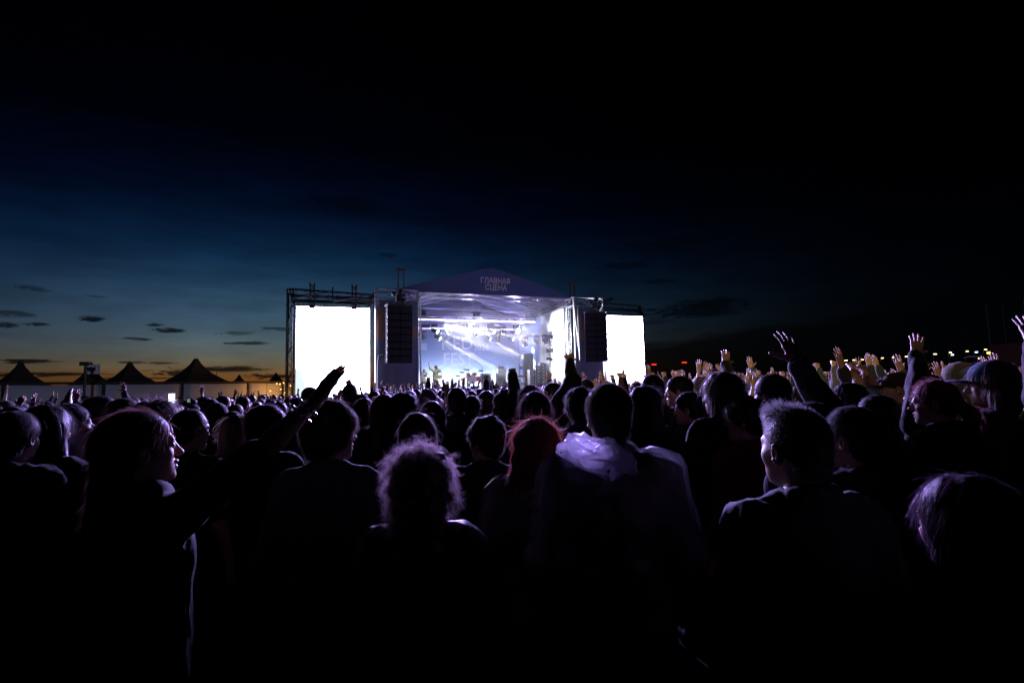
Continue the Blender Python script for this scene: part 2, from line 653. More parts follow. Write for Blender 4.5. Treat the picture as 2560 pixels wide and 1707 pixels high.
def hair_sdf(style):
    s = SDF()
    if style == 'buzz':
        s.ell((0, -.014, .038), (.0765, .0985, .0885), 0)
        s.ell((0, -.055, -.03), (.060, .048, .05), .03)
        s.ell((0, .10, -.055), (.10, .075, .105), .008, 's')
    elif style in ('short', 'messy', 'spiky'):
        e = {'short': 0, 'messy': .008, 'spiky': .002}[style]
        s.ell((0, -.014, .042), (.083 + e, .105 + e, .094 + e), 0)
        s.ell((0, -.055, -.035), (.066, .050, .055), .03)
        if style == 'spiky':
            s.ell((0, .028, .095), (.062, .085, .058), .03)
        s.ell((0, .115, -.05), (.10, .085, .115), .01, 's')
        s.ell((0, .03, -.09), (.12, .075, .06), .01, 's')
    elif style == 'bowl':
        s.ell((0, -.012, .035), (.094, .112, .104), 0)
        s.cone((0, -.03, .0), (0, -.035, -.035), .088, .080, k=.03)
        s.ell((0, .115, -.06), (.085, .085, .095), .01, 's')
        s.ell((0, .02, -.105), (.13, .085, .05), .015, 's')
    elif style in ('long', 'longwavy', 'parted'):
        e = .012 if style == 'longwavy' else 0
        s.ell((0, -.012, .04), (.085 + e, .106 + e, .094 + e * .6), 0)
        s.cone((0, -.055, .02), (0, -.085, -.16), .080 + e, .085 + e, k=.05, flat=1.5)
        s.cone((0, -.085, -.16), (0, -.105, -.36), .085 + e, .055, k=.04, flat=1.9)
        for q in (1, -1):
            s.cone((q * .062, -.01, .02), (q * .085, -.025, -.17), .036, .036 + e, k=.04)
            s.cone((q * .085, -.025, -.17), (q * .080, -.04, -.34), .034 + e, .018, k=.03)
        s.ell((0, .11, -.055), (.070, .085, .115), .01, 's')
    elif style == 'behind':
        s.ell((0, -.016, .04), (.081, .103, .093), 0)
        s.cone((0, -.065, .01), (0, -.10, -.18), .070, .072, k=.05, flat=1.4)
        s.cone((0, -.10, -.18), (0, -.12, -.40), .072, .05, k=.04, flat=1.7)
        s.ell((0, .105, -.045), (.10, .100, .105), .01, 's')
    elif style == 'fade':
        s.ell((0, -.014, .037), (.0760, .0975, .0875), 0)
        s.ell((0, -.055, -.03), (.060, .048, .05), .03)
        s.ell((0, .052, .086), (.046, .046, .032), .025)
        s.ell((0, .105, -.06), (.10, .075, .105), .008, 's')
    elif style == 'curly':
        s.ell((0, -.02, .035), (.104, .116, .104), 0)
        s.ell((0, -.03, -.05), (.098, .088, .07), .05)
        s.ell((0, .13, -.05), (.08, .09, .12), .015, 's')
        s.cone((0, -.10, .01), (0, -.165, -.08), .045, .060, k=.03)
        s.cone((0, -.165, -.08), (.005, -.175, -.40), .060, .040, k=.03)
    elif style == 'bun':
        s.ell((0, -.014, .04), (.082, .104, .092), 0)
        s.ell((0, -.06, -.035), (.062, .045, .05), .03)
        s.ell((0, -.10, .075), (.052, .045, .048), .02)
        s.ell((0, .11, -.055), (.10, .085, .11), .01, 's')
    elif style == 'pony':
        s.ell((0, -.014, .04), (.081, .103, .091), 0)
        s.ell((0, -.06, -.03), (.060, .045, .05), .03)
        s.cone((0, -.105, .01), (0, -.15, -.06), .026, .036, k=.02)
        s.cone((0, -.15, -.06), (.0, -.135, -.27), .036, .016, k=.02)
        s.ell((0, .11, -.055), (.10, .085, .11), .01, 's')
    elif style == 'afro':
        s.ell((0, -.016, .045), (.108, .122, .110), 0)
        s.ell((0, .125, -.05), (.10, .085, .115), .015, 's')
        s.ell((0, .03, -.10), (.13, .085, .06), .02, 's')
    elif style in ('beanie', 'hoodup'):
        e = .004 if style == 'beanie' else .022
        s.ell((0, -.014, .042), (.086 + e, .107 + e, .098 + e), 0)
        if style == 'hoodup':
            s.cone((0, -.03, -.02), (0, -.05, -.15), .10, .12, k=.04)
        s.ell((0, .135, -.05), (.085, .085, .12), .012, 's')
        if style == 'beanie':
            s.ell((0, .0, -.12), (.14, .16, .09), .01, 's')
    elif style == 'cap':
        s.ell((0, -.012, .045), (.083, .104, .088), 0)
        s.ell((0, .0, -.085), (.14, .16, .105), .006, 's')
        s.ell((0, .125, .022), (.068, .075, .010), .012)
    elif style == 'fedora':
        s.ell((0, -.01, .075), (.078, .098, .072), 0)
        s.ell((0, 0, .05), (.155, .175, .012), .015)
    return s


def hair_mesh(style, h):
    amp = {'curly': .018, 'afro': .012, 'messy': .008, 'longwavy': .010, 'long': .004, 'parted': .004, 'bowl': .003, 'spiky': .005}.get(style, .002)
    fr = {'curly': 75, 'afro': 80}.get(style, 55)
    return cached(('hair', style, h), lambda: hair_sdf(style).mesh(h, disp=lambda P: amp * wob(P, fr, 1.3)))


def vnormals(V, Q):
    a, b, c, d = (V[Q[:, i]] for i in range(4))
    fn = np.cross(c - a, d - b)
    N = np.zeros_like(V)
    for i in range(4):
        np.add.at(N, Q[:, i], fn)
    return N / (np.linalg.norm(N, axis=1, keepdims=True) + 1e-9)


def strands(V, Q, style, count, rng, width=.0011, scale=1.0):
    """thin ribbons growing from a hair mass"""
    N = vnormals(V, Q)
    area_pick = rng.integers(0, len(V), count)
    P = V[area_pick] + rng.normal(0, .002, (count, 3))
    n = N[area_pick]
    crown = np.array([0, -.045, .13])
    rad = P - crown
    down = np.tile([0, 0, -1.0], (count, 1))
    cfg = {'buzz': (.006, .9, .2, .0, .1), 'short': (.022, .18, .8, .0, .18), 'messy': (.034, .36, .7, .0, .45), 'spiky': (.034, .95, .25, .0, .35),
           'bowl': (.045, .04, 0, .9, .12), 'long': (.10, .03, 0, 1.0, .08), 'parted': (.10, .03, 0, 1.0, .08), 'longwavy': (.08, .10, 0, 1.0, .38),
           'curly': (.040, .75, .1, .30, .55), 'bun': (.035, .35, .3, .2, .5), 'pony': (.05, .22, .3, .5, .35), 'afro': (.03, .85, .1, .0, .7), 'behind': (.07, .02, 0, .9, .06), 'fade': (.027, .9, .2, .0, .35)}[style]
    L, kn, kr, kd, rnd = cfg
    length = L * scale * rng.uniform(.5, 1.25, count)
    flow = rad / (np.linalg.norm(rad, axis=1, keepdims=True) + 1e-9) * kr + down * kd
    if style == 'behind':
        flow = np.tile([0, -1.0, -.6], (count, 1)) * kd
    flow -= n * np.sum(flow * n, 1, keepdims=True)
    d = n * kn + flow + rng.normal(0, rnd * .5, (count, 3))
    d /= np.linalg.norm(d, axis=1, keepdims=True) + 1e-9
    if style in ('spiky', 'fade'):
        top = np.clip((P[:, 2] - (.05 if style == 'spiky' else .085)) * (18 if style == 'spiky' else 30), 0, 1)[:, None]
        if style == 'fade':
            top = top * np.clip((P[:, 1:2] + .05) * 9, .12, 1)
        length = length * ((.35 if style == 'spiky' else .16) + 1.0 * top[:, 0])
    if style == 'long' or style == 'parted':
        fly = rng.random(count) < .03
        d[fly] += n[fly] * .5 + rng.normal(0, .4, (fly.sum(), 3))
        d /= np.linalg.norm(d, axis=1, keepdims=True)
    seg = 9 if style == 'curly' else 4
    pts = [P]
    if style == 'curly':
        ncl = max(count // 14, 1)
        lead = rng.integers(0, count, ncl)
        mem = rng.integers(0, ncl, count)
        off_ = rng.normal(0, .0035, (count, 3))
        P = P[lead][mem] + off_
        d = d[lead][mem]
        length = (length * 1.25)[lead][mem] * rng.uniform(.85, 1.1, count)
        phase = rng.uniform(0, 6.28, ncl)[mem]
        hx = np.cross(d, np.tile([.3, .5, .8], (count, 1)))
        hx /= np.linalg.norm(hx, axis=1, keepdims=True) + 1e-9
        hy = np.cross(d, hx)
        pts = [P]
    curl_ax = rng.normal(0, 1, (count, 3))
    cr = {'curly': .12, 'afro': 1.2, 'longwavy': .7}.get(style, .18)
    grav = {'curly': .12, 'spiky': 0, 'buzz': 0, 'afro': .05}.get(style, .25)
    for i in range(seg):
        P = P + d * (length / seg)[:, None]
        if style == 'curly':
            ph = phase + i * 1.5
            pts.append(P + (hx * np.cos(ph)[:, None] + hy * np.sin(ph)[:, None]) * .0075)
        else:
            pts.append(P)
        d = d + np.cross(curl_ax, d) * cr * .5 + down * grav
        d /= np.linalg.norm(d, axis=1, keepdims=True) + 1e-9
    side = np.cross(d, rng.normal(0, 1, (count, 3)))
    side /= np.linalg.norm(side, axis=1, keepdims=True) + 1e-9
    vs = []
    for i, p in enumerate(pts):
        w = width * (1 - .75 * i / seg) * .5
        vs += [p - side * w, p + side * w]
    Vs = np.stack(vs, 1).reshape(-1, 3)
    k = 2 * (seg + 1)
    base = np.arange(count)[:, None] * k
    qs = [np.concatenate([base + 2 * i, base + 2 * i + 1, base + 2 * i + 3, base + 2 * i + 2], 1) for i in range(seg)]
    return Vs.astype(np.float32), np.stack(qs, 1).reshape(-1, 4).astype(np.int32)


# ------------------------------------------------------------------ figures (built 1.75 m tall, facing +y)
HEAD_C = np.array([0, .012, 1.627])
SHO = np.array([.178, -.008, 1.408])
ARMS = {'down': ((.245, -.035, 1.13), (.235, .07, .895), (.05, .15, -1), (-1, .2, 0), 'relax'),
        'up': ((.275, .10, 1.66), (.235, .15, 1.905), (0, .08, 1), (0, 1, 0), 'open'),
        'wide': ((.375, .06, 1.60), (.455, .10, 1.85), (.25, .05, 1), (0, 1, 0), 'open'),
        'fist': ((.25, .10, 1.67), (.24, .14, 1.92), (0, .1, 1), (0, 1, 0), 'fist'),
        'point': ((.25, .20, 1.60), (.20, .36, 1.80), (-.1, .4, .8), (-.6, .8, 0), 'cup'),
        'phone': ((.235, .18, 1.25), (.10, .34, 1.47), (-.2, .25, 1), (-.7, .7, 0), 'cup'),
        'clap': ((.275, .19, 1.40), (.075, .33, 1.60), (-.15, .15, 1), (-1, .2, 0), 'flat'),
        'front': ((.22, .24, 1.34), (.19, .46, 1.46), (-.05, .8, .6), (0, .2, -1), 'open')}


def frame_hand(d, pn):
    d = unit(d)
    pn = np.asarray(pn, float)
    pn = unit(pn - d * (pn @ d))
    x = np.cross(pn, d)
    return np.stack([x, pn, d], 1)


def figure_parts(spec, h=.009, hh=.005, hd=.0055):
    """V/Q of body (skin), garment, hair mass"""
    fem = spec.get('fem', False)
    sw = spec.get('sw', .90 if fem else 1.0)
    fat = spec.get('fat', 1.0)
    S = SHO * np.array([sw, 1, 1])
    b, t = SDF(), SDF()
    gar = spec.get('top', 'tee')
    o = {'tee': .012, 'jacket': .026, 'hoodie': .028, 'coat': .032, 'shirt': .016}[gar]
    for s, e in ((b, 0.0), (t, o)):
        f = fat
        s.ell((0, -.002, 1.27), (.158 * sw * f + e, .105 * f + e, .19 + e * .5), .05)
        s.ell((0, .0, 1.05), ((.128 if fem else .142) * f + e * 1.2, .10 * f + e, .17), .06)
        s.ell((0, -.008, .89), (.165 * f + e * .8, .115 * f + e, .12), .06)
        s.cone((-.135 * sw, -.012, 1.418), (.135 * sw, -.012, 1.418), .056 + e * .8, k=.04)
        for q in (1, -1):
            s.cone((q * .03, -.022, 1.485 - e * .4), (q * .13 * sw, -.016, 1.43), .042 + e * .4, .042 + e * .6, k=.03)
        if e > 0:
            s.cone((0, -.008, .95), (0, -.008, .74), .135 * f + e, .145 * f + e, k=.05, flat=1.35)
            s.cone((0, -.022, 1.40), (0, -.018, 1.474), .072 + e * .4, .062 + e * .3, k=.03)
        if e == 0:
            ho = np.array(spec.get('hoff', (0, 0, 0)))
            s.cone((0, -.018, 1.42), np.array([0, -.012, 1.56]) + ho, .056, .048 if not fem else .042, k=.03)
    hands = []
    for q, key in ((1, 'armR'), (-1, 'armL')):
        a = spec.get(key, 'down')
        if isinstance(a, str):
            el_, wr, hdv, pn, pose = ARMS[a]
            m = np.array([q, 1, 1])
            el_, wr, hdv, pn = np.array(el_) * m, np.array(wr) * m, np.array(hdv) * m, np.array(pn) * m
        else:
            el_, wr, hdv, pn, pose = (np.array(x, float) if not isinstance(x, str) else x for x in a)
        sh = S * np.array([q, 1, 1])
        el_, wr = np.asarray(el_, float), np.asarray(wr, float)
        if el_[2] > 1.5:
            sh = sh + np.array([-q * .014, 0, spec.get('lift', .045)])
        af = .92 if fem else 1.0
        b.cone(sh, el_, .050 * af, .038 * af, k=.03)
        b.cone(el_, el_ + (wr - el_) * .3, .039 * af, .040 * af, k=.02)
        b.cone(el_ + (wr - el_) * .3, wr, .040 * af, .026 * af, k=.02)
        ext = spec.get('sleeve' + key[-1], spec.get('sleeve', {'tee': .72, 'shirt': 1.9, 'jacket': 1.93, 'hoodie': 1.93, 'coat': 1.93}[gar]))
        sr = {'tee': .022, 'jacket': .024, 'hoodie': .027, 'coat': .034, 'shirt': .014}[gar] + spec.get('loose', 0)
        e1 = min(ext, 1.0)
        t.cone(sh, sh + (el_ - sh) * e1, .052 + sr, .040 + sr * (1.1 if gar != 'tee' else 1.5), k=.05)
        if ext > 1:
            t.cone(el_, el_ + (wr - el_) * (ext - 1), .040 + sr * 1.05, .029 + sr * .75, k=.03)
        R = frame_hand(hdv, pn)
        hv, hq = hand_mesh(pose, q, hh)
        hs = (.93 if fem else 1.0)
        hands.append((hv @ (R.T * hs) + wr, hq))
    # collar
    cr = {'tee': (.066, .010, 1.478), 'shirt': (.064, .014, 1.492), 'jacket': (.071, .019, 1.498), 'hoodie': (.078, .026, 1.488), 'coat': (.075, .022, 1.50)}[gar]
    ring = []
    for i in range(14):
        an = 2 * math.pi * i / 14
        ring.append((cr[0] * math.cos(an), -.016 + cr[0] * .92 * math.sin(an), cr[2] - .030 * math.sin(an)))
    for i in range(14):
        t.cone(ring[i], ring[(i + 1) % 14], cr[1], k=.012)
    if gar == 'hoodie' and spec.get('hood', True):
        t.ell((0, -.115, 1.445), (.115, .055, .065), .03)
        t.ell((0, -.135, 1.475), (.06, .03, .05), .02, 's')
    seed = spec.get('seed', 0.0)
    wa = {'tee': .004, 'shirt': .005, 'jacket': .008, 'hoodie': .009, 'coat': .008}[gar]
    bV, bQ = b.mesh(h)
    tV, tQ = t.mesh(h, disp=lambda P: wa * wob(P * np.array([1, 1, .45]), 42, seed) + wa * .5 * wob(P * np.array([1, 1, .5]), 95, seed + 2), clip=.80 if gar != 'coat' else .74)
    hV, hQ = head_mesh(fem, hd)
    R = rotm(spec.get('hyaw', 0), spec.get('hpitch', 0), spec.get('hroll', 0))
    off = HEAD_C + np.array(spec.get('hoff', (0, 0, 0)))
    body = join([(bV, bQ, 0), (hV @ R.T + off, hQ, 0)] + [(v, q, 0) for v, q in hands])
    style = spec.get('hair', 'short')
    mV, mQ = hair_mesh(style, spec.get('hres', .006))
    return body, (tV, tQ), (mV, mQ), R, off


def legs_mesh(h=.016):
    s = SDF()
    s.ell((0, -.008, .90), (.168, .118, .11), .05)
    for q in (1, -1):
        s.cone((q * .085, 0, .86), (q * .095, .01, .49), .088, .062, k=.04)
        s.cone((q * .095, .01, .49), (q * .10, -.01, .10), .062, .052, k=.03)
    return s.mesh(h)


def shoes_mesh(h=.012):
    s = SDF()
    for q in (1, -1):
        s.ell((q * .105, .05, .045), (.046, .13, .04), .02)
        s.cone((q * .10, -.01, .06), (q * .10, -.01, .12), .05, .05, k=.02)
    return s.mesh(h, clip=.004)

# ------------------------------------------------------------------ stage frame: s along the front, t into the depth
SA = math.radians(20.6)
SE = np.array([math.cos(SA), math.sin(SA), 0])
SN = np.array([-math.sin(SA), math.cos(SA), 0])
SO = np.array([0, 32.8, 0])
FLOOR = 1.5


def st(s, t, z=0.0):
    return SO + SE * s + SN * t + np.array([0, 0, z])


def sthing(name, label, cat, s, t, z=0.0, group=None, rz=0.0):
    return thing(name, label, cat, st(s, t, z), SA + rz, group)


ALU = mat('aluminium', (.55, .55, .57), .35, metal=.9)
STEEL = mat('dark_steel', (.08, .08, .085), .5, metal=.6)
BLACK = mat('black_metal', (.012, .012, .014), .5)
GRILLE = mat('speaker_grille', (.010, .010, .012), .75, bump=.6, bscale=180)
RUST = mat('worn_orange_paint', (.16, .055, .022), .7, var=.3, vscale=20)
PLY = mat('stage_deck', (.05, .05, .055), .6, bump=.2, bscale=30, var=.2)
WHITE = mat('white_paint', (.75, .75, .75), .5)
RED = mat('red_lacquer', (.55, .02, .02), .25)
CHROME = mat('chrome', (.8, .8, .82), .15, metal=1.0)
LAMPGLASS = {}


def emit_mat(name, col, strength):
    if name in MATS:
        return MATS[name]
    m = bpy.data.materials.new(name)
    m.use_nodes = True
    t = m.node_tree
    t.nodes.clear()
    h = NG(t)
    e = h.n('ShaderNodeEmission', i_Strength=strength)
    e.inputs[0].default_value = (*col, 1)
    h.n('ShaderNodeOutputMaterial', i_Surface=e.outputs[0])
    m.cycles.emission_sampling = 'AUTO' if name in ('led_tube', 'batten_strip') else 'NONE'   # small glows are lit by their own lamps
    MATS[name] = m
    return m


def sheer(name, color, frac=.4, rough=.8, noise=1.2):
    """woven cloth that lets part of the light through"""
    m = bpy.data.materials.new(name)
    m.use_nodes = True
    h = NG(m.node_tree)
    b = m.node_tree.nodes['Principled BSDF']
    co = h.n('ShaderNodeTexCoord').outputs['Object']
    k = h.math('MULTIPLY_ADD', h.noise(co, noise, 4), .4, .8)
    sv_ = h.n('ShaderNodeVectorMath', operation='SCALE', i_0=color)
    h.set(sv_, 'Scale', k)
    h.set(b, 'Base Color', sv_.outputs[0])
    b.inputs['Roughness'].default_value = rough
    bn_ = h.n('ShaderNodeBump', i_Strength=.12, i_Height=h.noise(co, 5.0, 3))
    h.set(b, 'Normal', bn_.outputs[0])
    tr = h.n('ShaderNodeBsdfTranslucent', i_Color=sv_.outputs[0])
    mx = h.n('ShaderNodeMixShader', i_0=frac, i_1=b.outputs[0], i_2=tr.outputs[0])
    h.set(m.node_tree.nodes['Material Output'], 'Surface', mx.outputs[0])
    return m


# ground
m = bpy.data.materials.new('trodden_grass')
m.use_nodes = True
h = NG(m.node_tree)
bs = m.node_tree.nodes['Principled BSDF']
tco = h.n('ShaderNodeTexCoord').outputs['Object']
h.set(bs, 'Base Color', h.ramp(h.noise(tco, .8, 6, .65), [(.3, (.018, .016, .010)), (.5, (.024, .030, .012)), (.7, (.035, .045, .018))]))
bn = h.n('ShaderNodeBump', i_Strength=.8, i_Height=h.noise(tco, 25, 4, .7))
h.set(bs, 'Normal', bn.outputs[0])
bs.inputs['Roughness'].default_value = .95
gr = MB().add([(-1500, -300, 0), (1500, -300, 0), (1500, 2500, 0), (-1500, 2500, 0)], [(0, 1, 2, 3)]).build('ground', m)
tag(gr, kind='structure')
# low dark line of trees and rising ground at the horizon
hl = MB()
rn = random.Random(4)
prev = None
N = 150
for i in range(N + 1):
    a = math.radians(-70 + 140 * i / N)
    R_ = 900
    p = (R_ * math.sin(a), R_ * math.cos(a))
    zt = 7 + 5 * (rn.random() ** 2) + 5 * math.sin(i * .21) + max(0, math.degrees(a)) * .22
    cur = (p, zt)
    if prev:
        (p0, z0), (p1, z1) = prev, cur
        k = 1.05
        hl.add([(*p0, -1), (*p1, -1), (*p1, z1), (*p0, z0), (p0[0] * k, p0[1] * k, -1), (p1[0] * k, p1[1] * k, -1), (p1[0] * k, p1[1] * k, z1 * .8), (p0[0] * k, p0[1] * k, z0 * .8)],
               [(0, 1, 2, 3), (5, 4, 7, 6), (3, 2, 6, 7)])
    prev = cur
tag(hl.build('hills', mat('distant_wood', (.012, .016, .012), 1.0, spec=0)), kind='structure')


def truss(a, b, w=.29, pitch=.45, r=.024, rd=.011, flat=False):
    """four chords and lacing between two points, as a mesh builder"""
    mb = MB()
    a, b = Vector(a), Vector(b)
    d = (b - a).normalized()
    ref = Vector((0, 0, 1)) if abs(d.z) < .8 else Vector((0, 1, 0))
    x = d.cross(ref).normalized() * (w / 2)
    y = x.cross(d).normalized() * (w / 2)
    cs = [x + y, x - y, -x - y, -x + y]
    L = (b - a).length
    n = max(1, round(L / pitch))
    for c in cs:
        mb.cyl(a + c, b + c, r, n=6)
    for k in range(4):
        c0, c1 = cs[k], cs[(k + 1) % 4]
        for i in range(n):
            p0 = a + d * (L * i / n)
            p1 = a + d * (L * (i + 1) / n)
            if (i + k) % 2:
                mb.cyl(p0 + c0, p1 + c1, rd, n=4)
            else:
                mb.cyl(p0 + c1, p1 + c0, rd, n=4)
        for e_ in (a, b):
            mb.cyl(e_ + c0, e_ + c1, rd, n=4)
    return mb


def truss_thing(name, label, s0, t0, z0, s1, t1, z1, m=ALU, group=None, **kw):
    o = sthing(name, label, 'truss', s0, t0, z0, group)
    truss((0, 0, 0), (s1 - s0, t1 - t0, z1 - z0), **kw).build('lattice', m, o)
    e2 = MB()
    w = kw.get('w', .29) / 2 + .03
    for p in ((0, 0, 0), (s1 - s0, t1 - t0, z1 - z0)):
        if abs(z1 - z0) > abs(s1 - s0) + abs(t1 - t0):
            e2.box((p[0] - w, p[1] - w, p[2] - .02), (p[0] + w, p[1] + w, p[2] + .02))
        elif abs(s1 - s0) > abs(t1 - t0):
            e2.box((p[0] - .02, p[1] - w, p[2] - w), (p[0] + .02, p[1] + w, p[2] + w))
        else:
            e2.box((p[0] - w, p[1] - .02, p[2] - w), (p[0] + w, p[1] + .02, p[2] + w))
    e2.build_each('corner_block', m, o)
    return o


# platform
o = sthing('stage_platform', 'raised black stage deck with skirt cloth under the roof', 'stage', -1.0, 0, 0)
MB().box((-5.6, -.8, FLOOR - .12), (5.2, 9.6, FLOOR)).build('deck', PLY, o)
MB().box((-5.55, -.76, 0), (5.15, -.72, FLOOR - .125)).box((-5.55, -.70, 0), (-5.5, 9.5, FLOOR - .125)).box((5.1, -.70, 0), (5.15, 9.5, FLOOR - .125)).build('skirt', mat('skirt_cloth', (.015, .015, .018), .9), o)

# roof
ARCH = [(-6.83, 7.92), (-5.72, 8.24), (-4.4, 8.61), (-3.11, 8.97), (-1.92, 9.29), (-1.25, 9.40), (-.57, 9.31), (.4, 9.02), (1.52, 8.66), (2.81, 8.25), (4.16, 7.81), (4.7, 7.62)]
CANVAS = sheer('roof_canvas', (.22, .21, .40), .35)
roof = sthing('stage_roof', 'peaked canvas stage roof with a lettered gable over the lit stage', 'stage roof', 0, 0, 0)
gv, gf = [], []
for s_, z_ in ARCH:
    zb = 7.62 if s_ > -6.1 else z_ - .12
    for t_ in (0.0, .05):
        gv += [(s_, t_, min(zb, z_ - .03)), (s_, t_, z_)]
for i in range(len(ARCH) - 1):
    a, b = 4 * i, 4 * i + 4
    gf += [(a, b, b + 1, a + 1), (a + 2, a + 3, b + 3, b + 2), (a + 1, b + 1, b + 3, a + 3), (a, a + 2, b + 2, b)]
gf += [(0, 1, 3, 2), (len(gv) - 4, len(gv) - 2, len(gv) - 1, len(gv) - 3)]
link('gable', mesh_from(gv, gf, False, [sheer('gable_banner', (.105, .14, .27), .28)]), roof)
cv, cf = [], []
for k, t_ in enumerate((.06, 2.4, 4.8, 7.2, 9.8)):
    dz = -.25 * (t_ / 9.8) ** 2 - (.06 if k % 2 else 0)
    for s_, z_ in ARCH:
        cv.append((s_, t_, z_ + dz))
n_ = len(ARCH)
for k in range(4):
    for i in range(n_ - 1):
        cf.append((k * n_ + i, k * n_ + i + 1, (k + 1) * n_ + i + 1, (k + 1) * n_ + i))
rv, rf = [], []
for s_, z_ in ARCH:
    rv += [(s_, 9.78, 6.9), (s_, 9.78, z_ - .30)]
for i in range(n_ - 1):
    rf.append((2 * i, 2 * i + 1, 2 * i + 3, 2 * i + 2))
rc = link('rear_gable', mesh_from(rv, rf, False, [CANVAS]), roof)
rc.modifiers.new('thickness', 'SOLIDIFY').thickness = .02
cp = link('canopy', mesh_from(cv, cf, True, [CANVAS]), roof)
sm = cp.modifiers.new('thickness', 'SOLIDIFY')
sm.thickness = .03
LET = mat('pale_lettering', (.85, .72, .72), .8)
for body, px, pz in (('ГЛАВНАЯ', -1.03, 8.56), ('СЦЕНА', -1.0, 8.12)):
    l_ = link('lettering', text_mesh(body, .50, LET, 'lettering', .006, bold=.004), roof)
    l_.location = (px, -.008, pz)
    l_.rotation_euler = (math.pi / 2, 0, 0)
    l_.scale = (.86, 1, 1)
# rafters: lattice trusses following the roof
for k, t_ in enumerate((2.4, 4.8, 7.2)):
    o = sthing('rafter_truss', ['front', 'middle', 'rear'][k] + ' lattice rafter under the stage roof canvas', 'truss', -1.2, t_, 0, 'roof rafters')
    mb = truss((0, 0, 9.0), (-5.0, 0, 7.75), .25, .4, .02, .01)
    m2 = truss((0, 0, 9.0), (5.4, 0, 7.55), .25, .4, .02, .01)
    mb.add(m2.v, m2.f)
    mb.build('lattice', ALU, o)
    MB().cyl((-4.9, 0, 7.45), (5.3, 0, 7.35), .02, n=6).cyl((0, 0, 8.85), (0, 0, 7.42), .02, n=6).build('tie_rod', ALU, o)
truss_thing('front_truss', 'long bright lattice truss along the gable bottom above the stage front', -6.1, -.05, 7.46, 4.2, -.05, 7.46)
truss_thing('side_truss', 'lattice truss running back along the right roof edge of the stage', 4.15, .25, 7.32, 4.15, 9.4, 7.05)
truss_thing('side_truss', 'lattice truss running back along the left roof edge of the stage', -6.1, .25, 7.35, -6.1, 9.4, 7.1)
for k, (s_, t_, w_) in enumerate(((-6.0, .1, 'front left'), (4.12, .1, 'front right'), (-6.0, 9.5, 'rear left'), (4.12, 9.5, 'rear right'))):
    truss_thing('roof_tower', w_ + ' square lattice tower carrying the stage roof', s_, t_, 0, s_, t_, 7.3, w=.26)
# tower heads poking above the roof
for s_, zt, lab in ((-6.9, 9.15, 'rusty tower head with two posts above the left speaker wing'), (4.95, 8.85, 'dark tower head with two posts above the right speaker wing')):
    o = sthing('tower_head', lab, 'tower head', s_, .9, 0)
    p = MB()
    for q in (-.17, .17):
        p.box((q - .032, -.032, 7.0), (q + .032, .032, zt))
    p.build_each('post', RUST, o)
    MB().box((-.30, -.08, zt), (.30, .08, zt + .08)).cyl((-.2, 0, zt + .08), (-.2, 0, zt + .14), .04).cyl((.2, 0, zt + .08), (.2, 0, zt + .14), .04).build('sheave_beam', RUST, o)
    MB().box((-.2, -.16, 7.5), (.2, .16, 7.9)).build('sleeve_block', STEEL, o)

# ------------------------------------------------------------------ screens


def screen_mat(name, flip):
    m = bpy.data.materials.new(name)
    m.use_nodes = True
    t = m.node_tree
    t.nodes.clear()
    h = NG(t)
    co = h.n('ShaderNodeTexCoord').outputs['Object']
    sp = h.n('ShaderNodeSeparateXYZ', i_0=co)
    nzv = h.noise(co, .9, 4)
    low = h.math('MULTIPLY_ADD', sp.outputs[2], -.32, 1.75, clamp=True)
    side = h.math('MULTIPLY_ADD', sp.outputs[0], -.55 if not flip else -.7, .1, clamp=True)
    k = h.math('MULTIPLY', h.math('MULTIPLY', low, side), h.math('MULTIPLY_ADD', nzv, 2.0, .1), clamp=True)
    c = h.mix(k, (.72, .66, 1.0), (.0245, .0285, .0300))
    e = h.n('ShaderNodeEmission', i_Color=c, i_Strength=SCREEN_L)
    h.n('ShaderNodeOutputMaterial', i_Surface=e.outputs[0])
    return m


SCREEN_L = 34.0
for s0, s1, lab, fl in ((-12.81, -8.86, 'large glowing white LED wall at the left of the stage', False), (6.05, 10.0, 'glowing white LED wall at the right behind the hanging speakers', True)):
    o = sthing('led_screen', lab, 'screen', (s0 + s1) / 2, 0, 0, 'LED walls beside the stage')
    hw = (s1 - s0) / 2
    link('screen_face', mesh_from([(-hw, 0, 1.0), (hw, 0, 1.0), (hw, 0, 6.55), (-hw, 0, 6.55)], [(0, 1, 2, 3)], False, [screen_mat('led_picture', fl)]), o)
    MB().box((-hw - .03, .004, .96), (hw + .03, .12, 6.59)).build('cabinet_back', BLACK, o)
    f = MB()
    for x in (-hw + .3, 0, hw - .3):
        f.box((x - .06, .125, 0), (x + .06, .25, 6.6))
    f.build_each('support_frame', STEEL, o)
# scaffold round the left screen
for k, (s_, t_) in enumerate(((-13.15, .1), (-13.15, 1.5), (-8.62, 1.4))):
    truss_thing('scaffold_tower', ['outer front', 'outer rear', 'inner rear'][k] + ' dark lattice upright beside the left LED wall', s_, t_, 0, s_, t_, 7.5, STEEL, w=.3, r=.03)
truss_thing('scaffold_beam', 'upper dark lattice beam over the left LED wall', -13.15, .1, 7.35, -8.6, .1, 7.2, STEEL, w=.36, r=.028, rd=.014, pitch=.6)
truss_thing('scaffold_beam', 'lower dark lattice beam hanging over the left LED wall', -13.0, .1, 6.82, -8.8, .1, 6.78, STEEL, w=.26, r=.022, rd=.012, pitch=.4)
truss_thing('scaffold_beam', 'rear dark lattice beam behind the left LED wall top', -13.15, 1.5, 7.25, -8.6, 1.5, 7.25, STEEL, w=.36, r=.028, rd=.014, pitch=.6)
br = MB()
